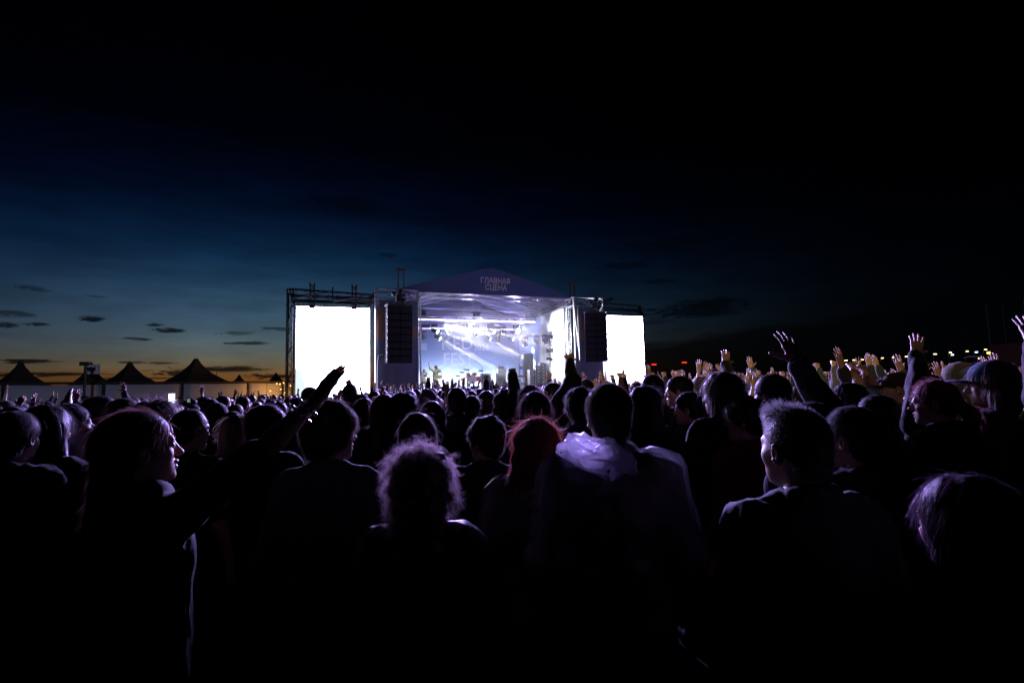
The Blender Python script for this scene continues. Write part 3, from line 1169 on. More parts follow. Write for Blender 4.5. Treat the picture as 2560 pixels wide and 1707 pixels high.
for a_, b_ in (((-13.1, -.1, 6.95), (-10.9, -.1, 7.45)), ((-10.9, -.1, 6.85), (-8.7, -.1, 7.4)), ((-13.3, 0, 0), (-13.3, 0, 5.5)), ((-13.3, 0, 5.2), (-13.05, 0, 6.6)), ((-13.3, 0, 2.0), (-13.0, 0, 3.0)), ((-13.3, 0, 3.6), (-13.0, 0, 4.4)), ((-10.9, .1, 7.0), (-10.9, .1, 7.75))):
    br.cyl(a_, b_, .035, n=6)
o = sthing('scaffold_braces', 'thin dark brace tubes across the left scaffold', 'scaffold', 0, 0, 0)
br.build_each('brace_tube', STEEL, o)
for s_, lab in ((-12.0, 'first orange hoist mast above the left LED wall'), (-9.72, 'second orange hoist mast, nearer the stage, above the left LED wall')):
    o = sthing('hoist_mast', lab, 'hoist', s_, .1, 0, 'hoist masts')
    p = truss((0, 0, 6.7), (0, 0, 7.78), .22, .25, .03, .02)
    p.build('mast', RUST, o)
    MB().box((-.16, -.16, 7.78), (-.08, .16, 7.9)).box((.08, -.16, 7.78), (.16, .16, 7.9)).build_each('hook', RUST, o)
    MB().box((-.16, -.12, 6.45), (.16, .12, 6.72)).build('chain_motor', RUST, o)
for k, (a_, b_) in enumerate((((6.3, .3, 6.9), (10.1, .3, 6.8)), ((6.3, .3, 7.35), (10.0, .3, 7.2)))):
    truss_thing('scaffold_beam', ['lower', 'upper'][k] + ' dark lattice beam over the right LED wall', *a_, *b_, STEEL, w=.3, pitch=.5)
truss_thing('scaffold_tower', 'dark lattice upright at the outer edge of the right LED wall', 10.2, .5, 0, 10.2, .5, 7.2, STEEL, w=.3)
o = sthing('rolled_tarpaulin', 'dark rolled tarpaulin lying on the right scaffold beam', 'tarpaulin', 7.2, .2, 7.55)
MB().cyl((-.5, 0, -.05), (.5, 0, .22), .10, n=8).build('roll', mat('tarpaulin', (.03, .035, .04), .6), o)
MB().cyl((-.2, 0, .02), (-.16, 0, .04), .12, n=8).cyl((.3, 0, .16), (.34, 0, .17), .12, n=8).build_each('strap', BLACK, o)

# ------------------------------------------------------------------ wings with printed scrims


def scrim_mat(name):
    m = bpy.data.materials.new(name)
    m.use_nodes = True
    h = NG(m.node_tree)
    b = m.node_tree.nodes['Principled BSDF']
    co = h.n('ShaderNodeTexCoord').outputs['Object']
    sp = h.n('ShaderNodeSeparateXYZ', i_0=co)
    # large flat printed mountains: warm sandy peak over blue-grey
    peak = h.math('SUBTRACT', h.math('MULTIPLY_ADD', h.math('ABSOLUTE', h.math('ADD', sp.outputs[0], .9)), -.5, 6.6), sp.outputs[2])
    peak = h.math('ADD', peak, h.math('MULTIPLY_ADD', h.noise(co, 1.2, 3), 1.2, -.6))
    k1 = h.math('MULTIPLY', peak, 6.0, clamp=True)
    k2 = h.math('MULTIPLY', h.math('SUBTRACT', sp.outputs[2], h.math('MULTIPLY_ADD', h.noise(co, .8, 2), 1.0, 4.2)), 8.0, clamp=True)
    c = h.mix(h.math('MULTIPLY', k1, k2), (.20, .22, .32), (.42, .25, .18))
    h.set(b, 'Base Color', c)
    b.inputs['Roughness'].default_value = .85
    bn = h.n('ShaderNodeBump', i_Strength=.25, i_Height=h.noise(co, 3.0, 3))
    h.set(b, 'Normal', bn.outputs[0])
    return m


for s0, s1, w_ in ((-8.55, -6.2, 'left'), (4.2, 6.35, 'right')):
    o = sthing('speaker_wing', w_ + ' speaker wing, a printed cloth wall framed by pipes', 'stage wing', (s0 + s1) / 2, -.55, 0)
    hw = (s1 - s0) / 2
    gv, gf = [], []
    nx = 14
    for i in range(nx + 1):
        x = -hw + 2 * hw * i / nx
        yy = .03 * math.sin(i * 1.7) + .02 * math.sin(i * .6)
        gv += [(x, yy, .02), (x, yy + .02, 3.4), (x, yy, 7.0)]
    for i in range(nx):
        for j in range(2):
            a = 3 * i + j
            gf.append((a, a + 3, a + 4, a + 1))
    sc_ = link('scrim', mesh_from(gv, gf, True, [scrim_mat('printed_scrim')]), o)
    sc_.modifiers.new('thickness', 'SOLIDIFY').thickness = .006
    f = MB()
    for x in (-hw - .03, hw + .03):
        for y in (-.12, .9):
            f.cyl((x, y, 0), (x, y, 7.62), .05, n=8)
    for z in (7.05, 7.6):
        for y in (-.12, .9):
            f.cyl((-hw, y, z), (hw, y, z), .04, n=8)
        for x in (-hw - .03, hw + .03):
            f.cyl((x, -.12, z), (x, .9, z), .04, n=8)
    f.cyl((-hw * .2, -.12, 7.6), (.3, -.12, 7.05), .025, n=6).cyl((-hw, .9, 7.05), (0, .9, 7.6), .025, n=6).cyl((0, .9, 7.6), (hw, .9, 7.05), .025, n=6)
    f.build('pipe_frame', ALU, o)
    if w_ == 'right':
        MB().cyl((-hw - .02, -.2, 7.05), (-hw + .0, -.5, 4.2), .04, n=8).cyl((-hw + .22, -.2, 7.05), (-hw + .08, -.5, 3.4), .04, n=8).build_each('brace_pipe', ALU, o)

# ------------------------------------------------------------------ hanging speakers
for sc0, lab, face in ((-7.40, 'tall black hanging line array at the left wing, front on', .16), (5.28, 'tall black curved hanging line array beside the right LED wall', -.42)):
    o = sthing('line_array', lab, 'speakers', sc0, -1.5, 0, 'hanging line arrays', rz=face)
    nb = 8
    hb = .395
    y, z, tilt = 0.0, 6.42, 0.0
    for k in range(nb):
        tilt = math.radians(.4 * k + .28 * max(0, k - 3) ** 1.5)
        T = Matrix.Translation((0, y, z)) @ Matrix.Rotation(tilt, 4, 'X')
        w_ = .70
        c = MB()
        c.add([tuple(T @ Vector(p)) for p in ((-w_, -.30, 0), (w_, -.30, 0), (w_ * .95, .34, 0), (-w_ * .95, .34, 0), (-w_, -.30, -hb + .006), (w_, -.30, -hb + .006), (w_ * .95, .34, -hb + .006), (-w_ * .95, .34, -hb + .006))],
              [(0, 1, 2, 3), (7, 6, 5, 4), (0, 4, 5, 1), (1, 5, 6, 2), (2, 6, 7, 3), (3, 7, 4, 0)])
        cab = c.build('cabinet', mat('cabinet_paint', (.008, .008, .010), .85, spec=.08), o)
        gq = MB()
        for x0, x1 in ((-w_ + .03, -.03), (.03, w_ - .03)):
            gq.box((x0, -.325, -hb + .04), (x1, -.302, -.03), T)
        gq.build('grille', GRILLE, cab)
        rg = MB()
        for x in (-w_ - .02, w_ + .02):
            rg.box((x - .018, -.29, -hb + .11), (x + .018, -.23, -.13), T)
            rg.box((x - .03, -.27, -.06), (x + .03, -.22, .02), T)
        rg.build_each('rigging_plate', mat('rigging_metal', (.16, .16, .18), .55, metal=.5), cab)
        p2 = T @ Vector((0, 0, -hb))
        y, z = p2.y, p2.z
    MB().box((-.72, -.3, 6.45), (-.6, .3, 6.55)).box((.6, -.3, 6.45), (.72, .3, 6.55)).box((-.6, -.06, 6.46), (.6, .06, 6.54)).build('bumper_frame', STEEL, o)
    MB().box((-.14, -.14, 6.75), (.14, .14, 7.15)).sphere((-.28, 0, 7.2), .14).cyl((0, 0, 6.5), (0, 0, 7.6), .02, n=6).build('chain_hoist', BLACK, o)
    MB().cyl((.2, 0, 6.62), (.34, 0, 6.9), .12, .16, n=10).cyl((.1, .1, 7.2), (.2, .1, 7.5), .14, n=10).build('hoist_bag', BLACK, o)
o = sthing('speaker_cable', 'thick black cable looping from the left scaffold to the hanging speakers', 'cable', -8.5, -.9, 0)
cb = MB()
pts = [(0, 0, 1.0), (0, 0, 2.5), (.02, 0, 3.4), (.10, 0, 3.72), (.35, -.1, 3.78), (.75, -.4, 3.62)]
cb.tube(pts, .035, 6).build('cable_run', BLACK, o)
MB().box((.70, -.48, 3.54), (.82, -.34, 3.70)).build('plug', BLACK, o)

# ------------------------------------------------------------------ inside the stage
m = bpy.data.materials.new('festival_backdrop')
m.use_nodes = True
h = NG(m.node_tree)
b = m.node_tree.nodes['Principled BSDF']
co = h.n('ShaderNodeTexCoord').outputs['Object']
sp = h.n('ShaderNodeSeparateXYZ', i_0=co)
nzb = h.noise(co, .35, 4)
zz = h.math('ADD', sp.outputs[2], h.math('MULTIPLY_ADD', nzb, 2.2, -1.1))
h.set(b, 'Base Color', h.ramp(h.math('DIVIDE', zz, 8.0), [(.28, (.80, .84, .90)), (.42, (.36, .46, .76)), (.6, (.12, .19, .52)), (.95, (.15, .17, .50))]))  # printed blue to white; the white foot also paints in smoke and lamp glow
b.inputs['Roughness'].default_value = .85
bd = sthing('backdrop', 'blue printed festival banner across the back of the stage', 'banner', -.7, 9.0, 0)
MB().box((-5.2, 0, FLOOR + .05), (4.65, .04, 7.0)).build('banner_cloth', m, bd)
TXT = mat('white_print', (.52, .57, .80), .8)
for body, x, z, sz, sxx in (('KED', -.60, 5.30, 1.42, .98), ('FEST', -.50, 4.03, 1.42, .90), ('2026', 1.42, 5.02, .72, .9)):
    l_ = link('lettering', text_mesh(body, sz, TXT, 'lettering', .004, bold=.012), bd)
    l_.location = (x, -.012, z)
    l_.rotation_euler = (math.pi / 2, 0, 0)
    l_.scale = (sxx, 1, 1)
em = MB()
for (x, z) in ((-4.2, 6.0), (-3.6, 6.0), (-4.2, 5.4), (-4.8, 5.0), (-4.2, 4.8), (-3.6, 4.8)):
    em.box((x, -.012, z), (x + .55, -.004, z + .55))
em.build_each('emblem_square', mat('pale_blue_print', (.42, .50, .78), .8), bd)
# side cloth at the right of the stage
m = bpy.data.materials.new('side_cloth_print')
m.use_nodes = True
h = NG(m.node_tree)
b = m.node_tree.nodes['Principled BSDF']
co = h.n('ShaderNodeTexCoord').outputs['Object']
sp = h.n('ShaderNodeSeparateXYZ', i_0=co)
edge = h.math('ADD', sp.outputs[1], h.math('MULTIPLY', sp.outputs[2], .12))
h.set(b, 'Base Color', h.mix(h.math('MULTIPLY_ADD', edge, 2.5, -12.5, clamp=True), (.80, .82, .88), (.25, .36, .75)))
b.inputs['Roughness'].default_value = .8
so = sthing('side_cloth', 'bright white and blue cloth along the right side of the stage', 'banner', 4.0, 0, 0)
gv, gf = [], []
ny = 30
for i in range(ny + 1):
    y = .45 + 8.5 * i / ny
    for j in range(9):
        z = FLOOR + .05 + (7.0 - FLOOR) * j / 8
        gv.append((.03 * math.sin(y * 5) * (1.4 - j / 8) + (.09 * math.sin(y * 9 + j * .3) * max(0, 1 - j / 3) if y < 4 else 0), y, z))
for i in range(ny):
    for j in range(8):
        a = 9 * i + j
        gf.append((a, a + 1, a + 10, a + 9))
sc_ = link('cloth', mesh_from(gv, gf, True, [m]), so)
sc_.modifiers.new('thickness', 'SOLIDIFY').thickness = .005
MB().cyl((0, .4, 7.05), (0, 9.0, 7.05), .03, n=6).build('hanging_pipe', ALU, so)
so = sthing('side_cloth', 'blue cloth closing the left side of the stage', 'banner', -5.95, 0, 0)
MB().box((-.01, .45, FLOOR + .05), (.01, 8.9, 7.0)).build('cloth', mat('blue_cloth', (.3, .38, .7), .85, bump=.2, bscale=4), so)
MB().cyl((0, .4, 7.05), (0, 9.0, 7.05), .03, n=6).build('hanging_pipe', ALU, so)

# lighting trusses with LED tubes
BAR = emit_mat('led_tube', (.50, .40, 1.0), 11.0)
for t_, z_, s0, s1, lab in ((3.0, 6.34, -5.75, 2.95, 'front lighting truss with a bright LED tube along it'), (6.3, 6.17, -5.4, 2.9, 'rear lighting truss with a bright LED tube along it')):
    o = truss_thing('lighting_truss', lab, s0, t_, z_ + .12, s1, t_, z_ + .12)
    MB().cyl((.1, -.2, -.10), (s1 - s0 - .1, -.2, -.10), .035 if t_ < 4 else .030, n=8).build('led_tube', BAR, o)
    c = MB()
    for i in range(14):
        x = .4 + (s1 - s0 - .8) * i / 13
        c.box((x - .03, -.24, -.02), (x + .03, -.12, .06))
    c.build_each('tube_clip', BLACK, o)
for s_ in (-5.2, -1.45, 2.4):
    o = sthing('chain_hoist', {-5.2: 'chain motor at the left end of the front lighting truss', -1.45: 'chain motor in the middle of the front lighting truss', 2.4: 'chain motor at the right end of the front lighting truss'}[s_], 'hoist', s_, 3.0, 6.62)
    MB().box((-.22, -.12, .0), (.22, .12, .32)).build('motor_body', BLACK, o)
    MB().box((-.34, -.14, .30), (.34, .14, .36)).box((-.30, -.10, -.08), (.30, .10, .0)).build('mount_plate', STEEL, o)
    MB().cyl((0, 0, .36), (0, 0, 2.0), .012, n=5).build('chain', STEEL, o)


def lamp_spot(name, loc, target, watts, col, size, blend=.4, radius=.09):
    l = bpy.data.lights.new(name, 'SPOT')
    l.energy, l.color, l.spot_size, l.spot_blend, l.shadow_soft_size = watts, col, math.radians(size), blend, radius
    o = bpy.data.objects.new(name, l)
    COL.objects.link(o)
    o.location = tuple(loc)
    o.rotation_euler = (Vector(target) - Vector(loc)).to_track_quat('-Z', 'Y').to_euler()
    return o


LENS_ON = emit_mat('lit_lens', (1.0, .94, .95), 60.0)
LENS_HOT = emit_mat('blinding_lens', (.95, .93, 1.0), 220.0)
LENS_OFF = mat('dark_lens', (.05, .05, .08), .1)


def moving_head(s, t, z, aim, on, label, watts=900, col=(1, .95, .95), beam=7.0):
    """yoke lamp hanging from a truss; aim is a stage-frame direction"""
    o = sthing('moving_head_lamp', label, 'stage lamp', s, t, z, 'moving-head stage lamps')
    MB().box((-.19, -.13, .22), (.19, .13, .40)).build('base', BLACK, o)
    MB().box((-.21, -.05, -.12), (-.17, .05, .24)).box((.17, -.05, -.12), (.21, .05, .24)).box((-.21, -.05, .20), (.21, .05, .24)).build('yoke', BLACK, o)
    d = Vector(aim).normalized()
    T = Matrix.Translation((0, 0, -.04)) @ d.to_track_quat('Z', 'Y').to_matrix().to_4x4()
    MB().lathe([(.06, -.22), (.13, -.18), (.145, -.05), (.125, .10), (.15, .16), (.155, .24)], 14, T).build('head', BLACK, o, True)
    MB().lathe([(.02, .241), (.135, .242), (.13, .25), (.03, .262)], 14, T).build('lens', LENS_HOT if on == 2 else (LENS_ON if on else LENS_OFF), o)
    if on == 1 and watts:
        p0 = st(s, t, z - .04) + SE * d.x * .3 + SN * d.y * .3 + np.array([0, 0, d.z * .3])
        p1 = p0 + SE * d.x + SN * d.y + np.array([0, 0, d.z])
        lamp_spot('beam_lamp', p0, p1, watts, col, beam, .25, .10)
    return o


RIGHT_DOWN = (.86, -.18, -.50)
heads = [(-5.41, 3.2, 5.62, (.4, -.3, -.8), 0, 'dark moving lamp at the far left end of the front truss'),
         (-4.36, 3.2, 5.72, (.80, -.45, -.30), 1, 'lit moving lamp, first lit one from the left on the front truss'),
         (-3.40, 3.2, 5.66, (.5, -.1, -.9), 0, 'dark drooping moving lamp between the two left lit lamps'),
         (-2.36, 3.2, 5.72, (.35, -.9, -.15), 1, 'lit moving lamp beside the middle glare on the front truss'),
         (-1.42, 3.2, 5.66, (.1, -.2, -1), 0, 'dark moving lamp right under the middle chain motor'),
         (-.39, 3.2, 5.74, (.84, -.40, -.28), 1, 'lit moving lamp right of the middle of the front truss'),
         (.53, 3.2, 5.66, (.2, -.2, -1), 0, 'dark moving lamp near the right end of the front truss'),
         (1.53, 3.2, 5.80, (.3, -.95, -.12), 2, 'blinding moving lamp at the right end of the front truss'),
         (-1.90, 3.2, 5.80, (.3, -.95, -.10), 2, 'blinding moving lamp in the middle of the front truss'),
         (-4.49, 6.4, 5.66, (.1, -.1, -1), 0, 'dark moving lamp at the left of the rear truss'),
         (-3.49, 6.4, 5.60, RIGHT_DOWN, 1, 'lit rear truss lamp throwing a strong beam over the band'),
         (.42, 6.4, 5.61, RIGHT_DOWN, 1, 'lit rear truss lamp right of the festival lettering'),
         (2.29, 6.4, 5.63, RIGHT_DOWN, 1, 'lit rear truss lamp at the right end by the side cloth'),
         (1.3, 6.4, 5.60, (0, 0, -1), 0, 'dark moving lamp hanging low on the rear truss')]
for i, (s_, t_, z_, aim, on, lab) in enumerate(heads):
    moving_head(s_, t_, z_, aim, on, lab, watts=(0 if on == 2 else (BEAM_W if t_ > 5 else BEAM_W * .6)))


for s_ in (1.53, -1.90):
    lamp_spot('blinder_lamp', st(s_, 2.85, 5.78), st(s_ + 3.0, -12.0, 2.0), BLIND_W, (.62, .52, 1.0), 150, .6, .12)


def wash_panel(s, t, z, label, rz=0.0, tilt=.3, lit=False):
    o = sthing('wash_light', label, 'stage lamp', s, t, z, 'flat wash lights', rz)
    T = Matrix.Rotation(tilt, 4, 'X')
    MB().box((-.28, -.07, -.14), (.28, .07, .12), T).build('housing', BLACK, o)
    MB().box((-.25, -.082, -.11), (.25, -.072, .09), T).build('lens_panel', LENS_ON if lit else LENS_OFF, o)
    MB().box((-.31, -.02, -.02), (-.285, .02, .3)).box((.285, -.02, -.02), (.31, .02, .3)).box((-.31, -.02, .3), (.31, .02, .33)).build('bracket', BLACK, o)
    return o


wash_panel(-2.92, 3.2, 5.98, 'flat wash light left of the middle glare on the front truss')
wash_panel(.06, 3.2, 5.98, 'flat wash light right of the middle on the front truss')
wash_panel(-4.95, 3.2, 5.98, 'flat wash light near the left end of the front truss')
# side ladder of lamps before the right cloth
for s_, t_, z_, k in ((2.35, 3.6, 4.95, 0), (3.0, 3.0, 5.02, 1), (3.5, 2.6, 5.06, 2)):
    moving_head(s_, t_, z_, (.55, .3, -.75), 0, ['rear', 'middle', 'front'][k] + ' lamp of the three hanging before the bright side cloth', 0)
o = truss_thing('lighting_bar', 'short slanting pipe carrying three lamps before the right side cloth', 2.1, 3.8, 5.42, 3.85, 2.3, 5.52, w=.12, pitch=.3)
wash_panel(3.85, 2.4, 5.28, 'flat wash light at the end of the side lamp pipe', rz=-.3)
wash_panel(3.80, 2.4, 4.30, 'flat wash light on the upright above the amplifier racks', rz=-.3)
wash_panel(3.55, 7.2, 4.26, 'upper flat wash light at the rear right corner of the stage', rz=-.5)
wash_panel(3.60, 7.2, 3.30, 'lower flat wash light at the rear right corner of the stage', rz=-.5)
o = sthing('lamp_upright', 'dark upright with a crooked clamp above the amplifier racks', 'stand', 3.82, 2.5, FLOOR)
MB().cyl((0, 0, 0), (0, 0, 4.0), .03, n=8).build('pole', STEEL, o)
MB().box((-.3, -.03, 2.12), (-.02, .03, 2.3)).box((.02, -.03, 2.05), (.32, .03, 2.25)).build_each('clamp', BLACK, o)

# amplifier racks
rk = 0
for s_, hgt, n_ in ((2.70, 1.45, 6), (3.15, 1.75, 7), (3.55, 1.95, 8)):
    rk += 1
    o = sthing('amplifier_rack', ['low', 'middle', 'tall'][rk - 1] + ' pale rack of amplifiers at the right of the stage', 'rack', s_, 3.4, FLOOR, 'amplifier racks')
    MB().box((-.21, -.25, 0), (-.185, .25, hgt)).box((.185, -.25, 0), (.21, .25, hgt)).box((-.21, -.25, hgt), (.21, .25, hgt + .03)).box((-.185, .22, 0), (.185, .25, hgt)).build('case', mat('pale_rack', (.55, .56, .58), .45), o)
    for i in range(n_):
        z = .05 + (hgt - .08) * i / n_
        u = MB().box((-.18, -.24, z), (.18, .1, z + (hgt - .08) / n_ - .05)).build('amplifier', STEEL, o)
        MB().box((-.10, -.252, z + .03), (.10, -.242, z + (hgt - .08) / n_ - .08)).build('display', WHITE, u)
        MB().cyl((-.145, -.27, z + .06), (-.145, -.242, z + .06), .02, n=8).cyl((.145, -.27, z + .06), (.145, -.242, z + .06), .02, n=8).build_each('knob', BLACK, u)
o = sthing('flight_case', 'tall dark flat case standing behind the amplifier racks', 'case', 3.35, 5.6, FLOOR)
MB().box((-.35, -.2, .08), (.35, .2, 2.75)).build('shell', mat('brown_black_case', (.03, .026, .024), .5), o)
MB().box((-.37, -.22, .06), (-.33, -.18, 2.77)).box((.33, -.22, .06), (.37, -.18, 2.77)).box((-.37, -.22, 2.74), (.37, -.18, 2.78)).build_each('corner_edge', STEEL, o)
MB().cyl((-.1, -.23, 1.2), (.2, -.23, 2.5), .01, n=5).build('strap', ALU, o)
# loudspeaker cabinet with amplifier head
o = sthing('guitar_cabinet', 'grey guitar speaker cabinet at the back of the stage', 'speaker', 1.25, 5.9, FLOOR)
MB().box((-.34, -.2, .08), (.34, .2, 1.6)).build('box', mat('grey_tolex', (.30, .33, .30), .8), o)
MB().box((-.30, -.212, .12), (.30, -.202, 1.5)).build('grille_cloth', mat('grey_grille', (.22, .25, .22), .9, bump=.5, bscale=90), o)
MB().box((-.36, -.22, .0), (.36, .22, .07)).build('base', BLACK, o)
o = sthing('guitar_amplifier', 'small amplifier unit on top of the grey guitar cabinet', 'amplifier', 1.25, 5.9, FLOOR + 1.6)
MB().box((-.26, -.15, .02), (.26, .15, .26)).build('case', mat('pale_rack', (.5, .5, .5)), o)
MB().box((-.22, -.16, .06), (.22, -.152, .2)).build('control_panel', STEEL, o)
kn = MB()
for i in range(5):
    kn.cyl((-.18 + .09 * i, -.18, .13), (-.18 + .09 * i, -.161, .13), .02, n=8)
kn.build_each('knob', WHITE, o)
o = sthing('monitor_speaker', 'dark stage speaker with a round cone behind the drums', 'speaker', .35, 7.0, FLOOR)
MB().add([(-.42, -.25, .7), (.42, -.25, .7), (.36, .25, .7), (-.36, .25, .7), (-.36, -.25, 1.35), (.36, -.25, 1.35), (.3, .25, 1.35), (-.3, .25, 1.35)], [(3, 2, 1, 0), (4, 5, 6, 7), (0, 1, 5, 4), (1, 2, 6, 5), (2, 3, 7, 6), (3, 0, 4, 7)]).build('box', mat('blue_grey_box', (.10, .12, .18), .7), o)
MB().cyl((0, -.262, 1.0), (0, -.25, 1.0), .22, n=20).build('cone', BLACK, o)
MB().box((-.3, -.2, 0), (.3, .2, .7)).build('riser', BLACK, o)

# drum kit
o = sthing('drum_kit', 'red drum kit with cymbals in the middle of the stage', 'drum kit', -1.0, 6.0, FLOOR)
T = Matrix.Translation((0, 0, .55 + .35)) @ Matrix.Rotation(math.pi / 2, 4, 'X')
MB().lathe([(.30, -.22), (.32, -.22), (.32, .22), (.30, .22)], 24, T).build('bass_drum', RED, o, False)
MB().lathe([(.02, .222), (.29, .222), (.29, .228), (.02, .228)], 24, T).build('bass_drum_head', mat('drum_skin', (.55, .58, .6), .5), o)
for x, y, z, r, hh_, n__ in ((-.25, .05, 1.15, .16, .22, 'tom'), (.22, .05, 1.15, .17, .24, 'tom'), (.62, .3, .75, .2, .36, 'floor_tom'), (-.6, .25, .85, .18, .15, 'snare')):
    d_ = MB().lathe([(r - .01, z), (r, z), (r, z + hh_), (r - .01, z + hh_)], 18, Matrix.Translation((x, y, 0))).build(n__, RED, o)
    MB().lathe([(r + .012, z + hh_ - .02), (r + .012, z + hh_ + .01)], 18, Matrix.Translation((x, y, 0))).build('hoop', CHROME, d_)
    MB().cyl((x, y, 0), (x, y, z), .015, n=6).build('stand', CHROME, d_)
for x, y, z, r in ((-.75, 0, 1.45, .24), (-.35, .1, 1.66, .26), (.75, .1, 1.55, .24), (-1.0, .3, 1.2, .19)):
    c_ = MB().lathe([(.015, .03), (.05, .025), (r, -.012), (r, -.017), (.05, .018), (.015, .022)], 24, Matrix.Translation((x, y, z)) @ Matrix.Rotation(.25, 4, 'X')).build('cymbal', mat('brass', (.55, .42, .2), .3, metal=1.0), o)
    MB().cyl((x, y, 0), (x, y, z), .014, n=6).build('stand', CHROME, c_)
o = sthing('microphone_stand', 'tall boom microphone stand in the middle of the stage', 'mic stand', -.78, 4.0, FLOOR)
MB().cyl((0, 0, 0), (0, 0, 1.74), .016, n=8).build('pole', BLACK, o)
MB().cyl((.06, 0, 1.66), (-.42, 0, 2.16), .012, n=6).build('boom', BLACK, o)
MB().cyl((-.42, 0, 2.16), (-.54, 0, 2.19), .028, .035, n=8).build('microphone', BLACK, o)
MB().cyl((0, 0, .02), (.25, .1, 0.015), .012, n=5).cyl((0, 0, .02), (-.25, .1, .015), .012, n=5).cyl((0, 0, .02), (0, -.27, .015), .012, n=5).build('tripod', BLACK, o)
o = sthing('keyboard', 'red stage keyboard on a stand at the right of the stage', 'keyboard', 2.3, 4.2, FLOOR)
MB().box((-.7, -.18, .98), (.7, .18, 1.1)).build('case', RED, o)
ks = MB()
for i in range(28):
    ks.box((-.62 + .0443 * i, -.17, 1.101), (-.62 + .0443 * i + .04, .02, 1.115))
ks.build_each('key', WHITE, o)
MB().cyl((-.5, -.15, 0), (.4, .15, .98), .02, n=6).cyl((.5, -.15, 0), (-.4, .15, .98), .02, n=6).build_each('stand_leg', BLACK, o)
for k, (s_, t_) in enumerate(((-4.6, .1), (-2.6, .1), (-.4, .1), (1.6, .1))):
    o = sthing('floor_monitor', ['first', 'second', 'third', 'fourth'][k] + ' black wedge monitor from the left along the stage edge', 'speaker', s_, t_, FLOOR, 'wedge monitors')
    MB().add([(-.32, -.25, 0), (.32, -.25, 0), (.32, .25, 0), (-.32, .25, 0), (-.32, -.25, .38), (.32, -.25, .38), (.32, .1, .08), (-.32, .1, .08)], [(3, 2, 1, 0), (4, 5, 6, 7), (0, 1, 5, 4), (1, 2, 6, 5), (2, 3, 7, 6), (3, 0, 4, 7)]).build('cabinet', BLACK, o)
    MB().box((-.28, -.26, .04), (.28, -.252, .34)).build('rear_panel', GRILLE, o)
# floor battens lighting the backdrop
for k, s_ in enumerate((-4.6, -2.5, -.4, 1.7)):
    o = sthing('floor_batten', ['first', 'second', 'third', 'fourth'][k] + ' white LED batten from the left at the foot of the backdrop', 'stage lamp', s_, 8.0, FLOOR, 'floor battens')
    MB().box((-.8, -.08, .0), (.8, .08, .12)).build('housing', BLACK, o)
    MB().box((-.77, -.05, .121), (.77, .05, .128)).build('led_strip', emit_mat('batten_strip', (.74, .84, 1.0), 300.0), o)
# lamps of the rig that light the stage
lamp_spot('stage_key_lamp', st(-4.0, 3.0, 6.0), st(4.0, 2.6, 5.0), 9500, (.97, .97, 1.0), 60, .8, .2)
lamp_spot('stage_wash_lamp', st(-1.2, 2.6, 6.6), st(-1.0, 6.0, 1.5), 1100, (.55, .62, 1.0), 95, .8, .2)
lamp_spot('roof_uplight', st(2.0, 3.1, 6.3), st(-.5, 4.5, 9.4), 430, (.30, .22, 1.0), 150, .9, .15)
lamp_spot('roof_uplight', st(-3.5, 3.1, 6.3), st(-3.0, 4.5, 9.4), 260, (.30, .26, 1.0), 150, .9, .15)
lamp_spot('front_key_lamp', st(-3.0, -.2, 7.2), st(-3.6, 3.4, 2.5), 2200, (1.0, .97, .85), 50, .6, .15)
# violet rig lamps turned over the crowd
for s_ in (-5.0, -1.0, 3.2):
    lamp_spot('crowd_rig_lamp', st(s_, -.3, 7.3), st(s_ * .6 + 1, -26, 1.6), CROWD_W, (.43, .32, 1.0), 110, .8, .25)
# unseen lamps behind the crowd: fill added for stage and fence, and a warm beam over the right of the crowd
lamp_spot('unseen_stage_fill', (4.0, -18.0, 10.0), st(-1.2, 0, 8.2), FRONT_W, (.62, .66, 1.0), 19, .9, .3)
lamp_spot('crowd_follow_lamp', (-10.0, -14.0, 12.0), (11.0, 20.0, 1.9), FOH_W, (1.0, .76, .36), 25, .9, .3)
lamp_spot('unseen_fence_fill', (4.0, -18.0, 10.0), (-33.0, 40.0, 2.4), FENCE_W, (.50, .55, 1.0), 28, .9, .3)

# stage smoke
m = bpy.data.materials.new('stage_smoke')
m.use_nodes = True
t_ = m.node_tree
t_.nodes.clear()
h = NG(t_)
pv = h.n('ShaderNodeVolumePrincipled')
pv.inputs['Color'].default_value = (.9, .92, 1, 1)
pv.inputs['Density'].default_value = SMOKE
pv.inputs['Anisotropy'].default_value = .35
h.n('ShaderNodeOutputMaterial', i_Volume=pv.outputs[0])
ins = [(-5.6, 7.0)] + [(a_, b_ - .45) for a_, b_ in ARCH[1:-2]] + [(3.75, 7.0)]
poly = [(-5.6, FLOOR + .01)] + ins + [(3.75, FLOOR + .01)]
sv_, nP = [], len(poly)
for t_ in (.42, 8.9):
    sv_ += [(a_, t_, b_) for a_, b_ in poly]
sf_ = [tuple(range(nP)), tuple(range(2 * nP - 1, nP - 1, -1))] + [(i, nP + i, nP + (i + 1) % nP, (i + 1) % nP) for i in range(nP)]
me_ = mesh_from(sv_, sf_, False, [m])
bm_ = bmesh.new()
bm_.from_mesh(me_)
bmesh.ops.recalc_face_normals(bm_, faces=bm_.faces)
bm_.to_mesh(me_)
bm_.free()
bx_ = link('smoke', me_)
bx_.location = tuple(st(0, 0, 0))
bx_.rotation_euler = (0, 0, SA)
tag(bx_, 'pale stage smoke hanging under the roof in the lamp beams', None, None, 'stuff')

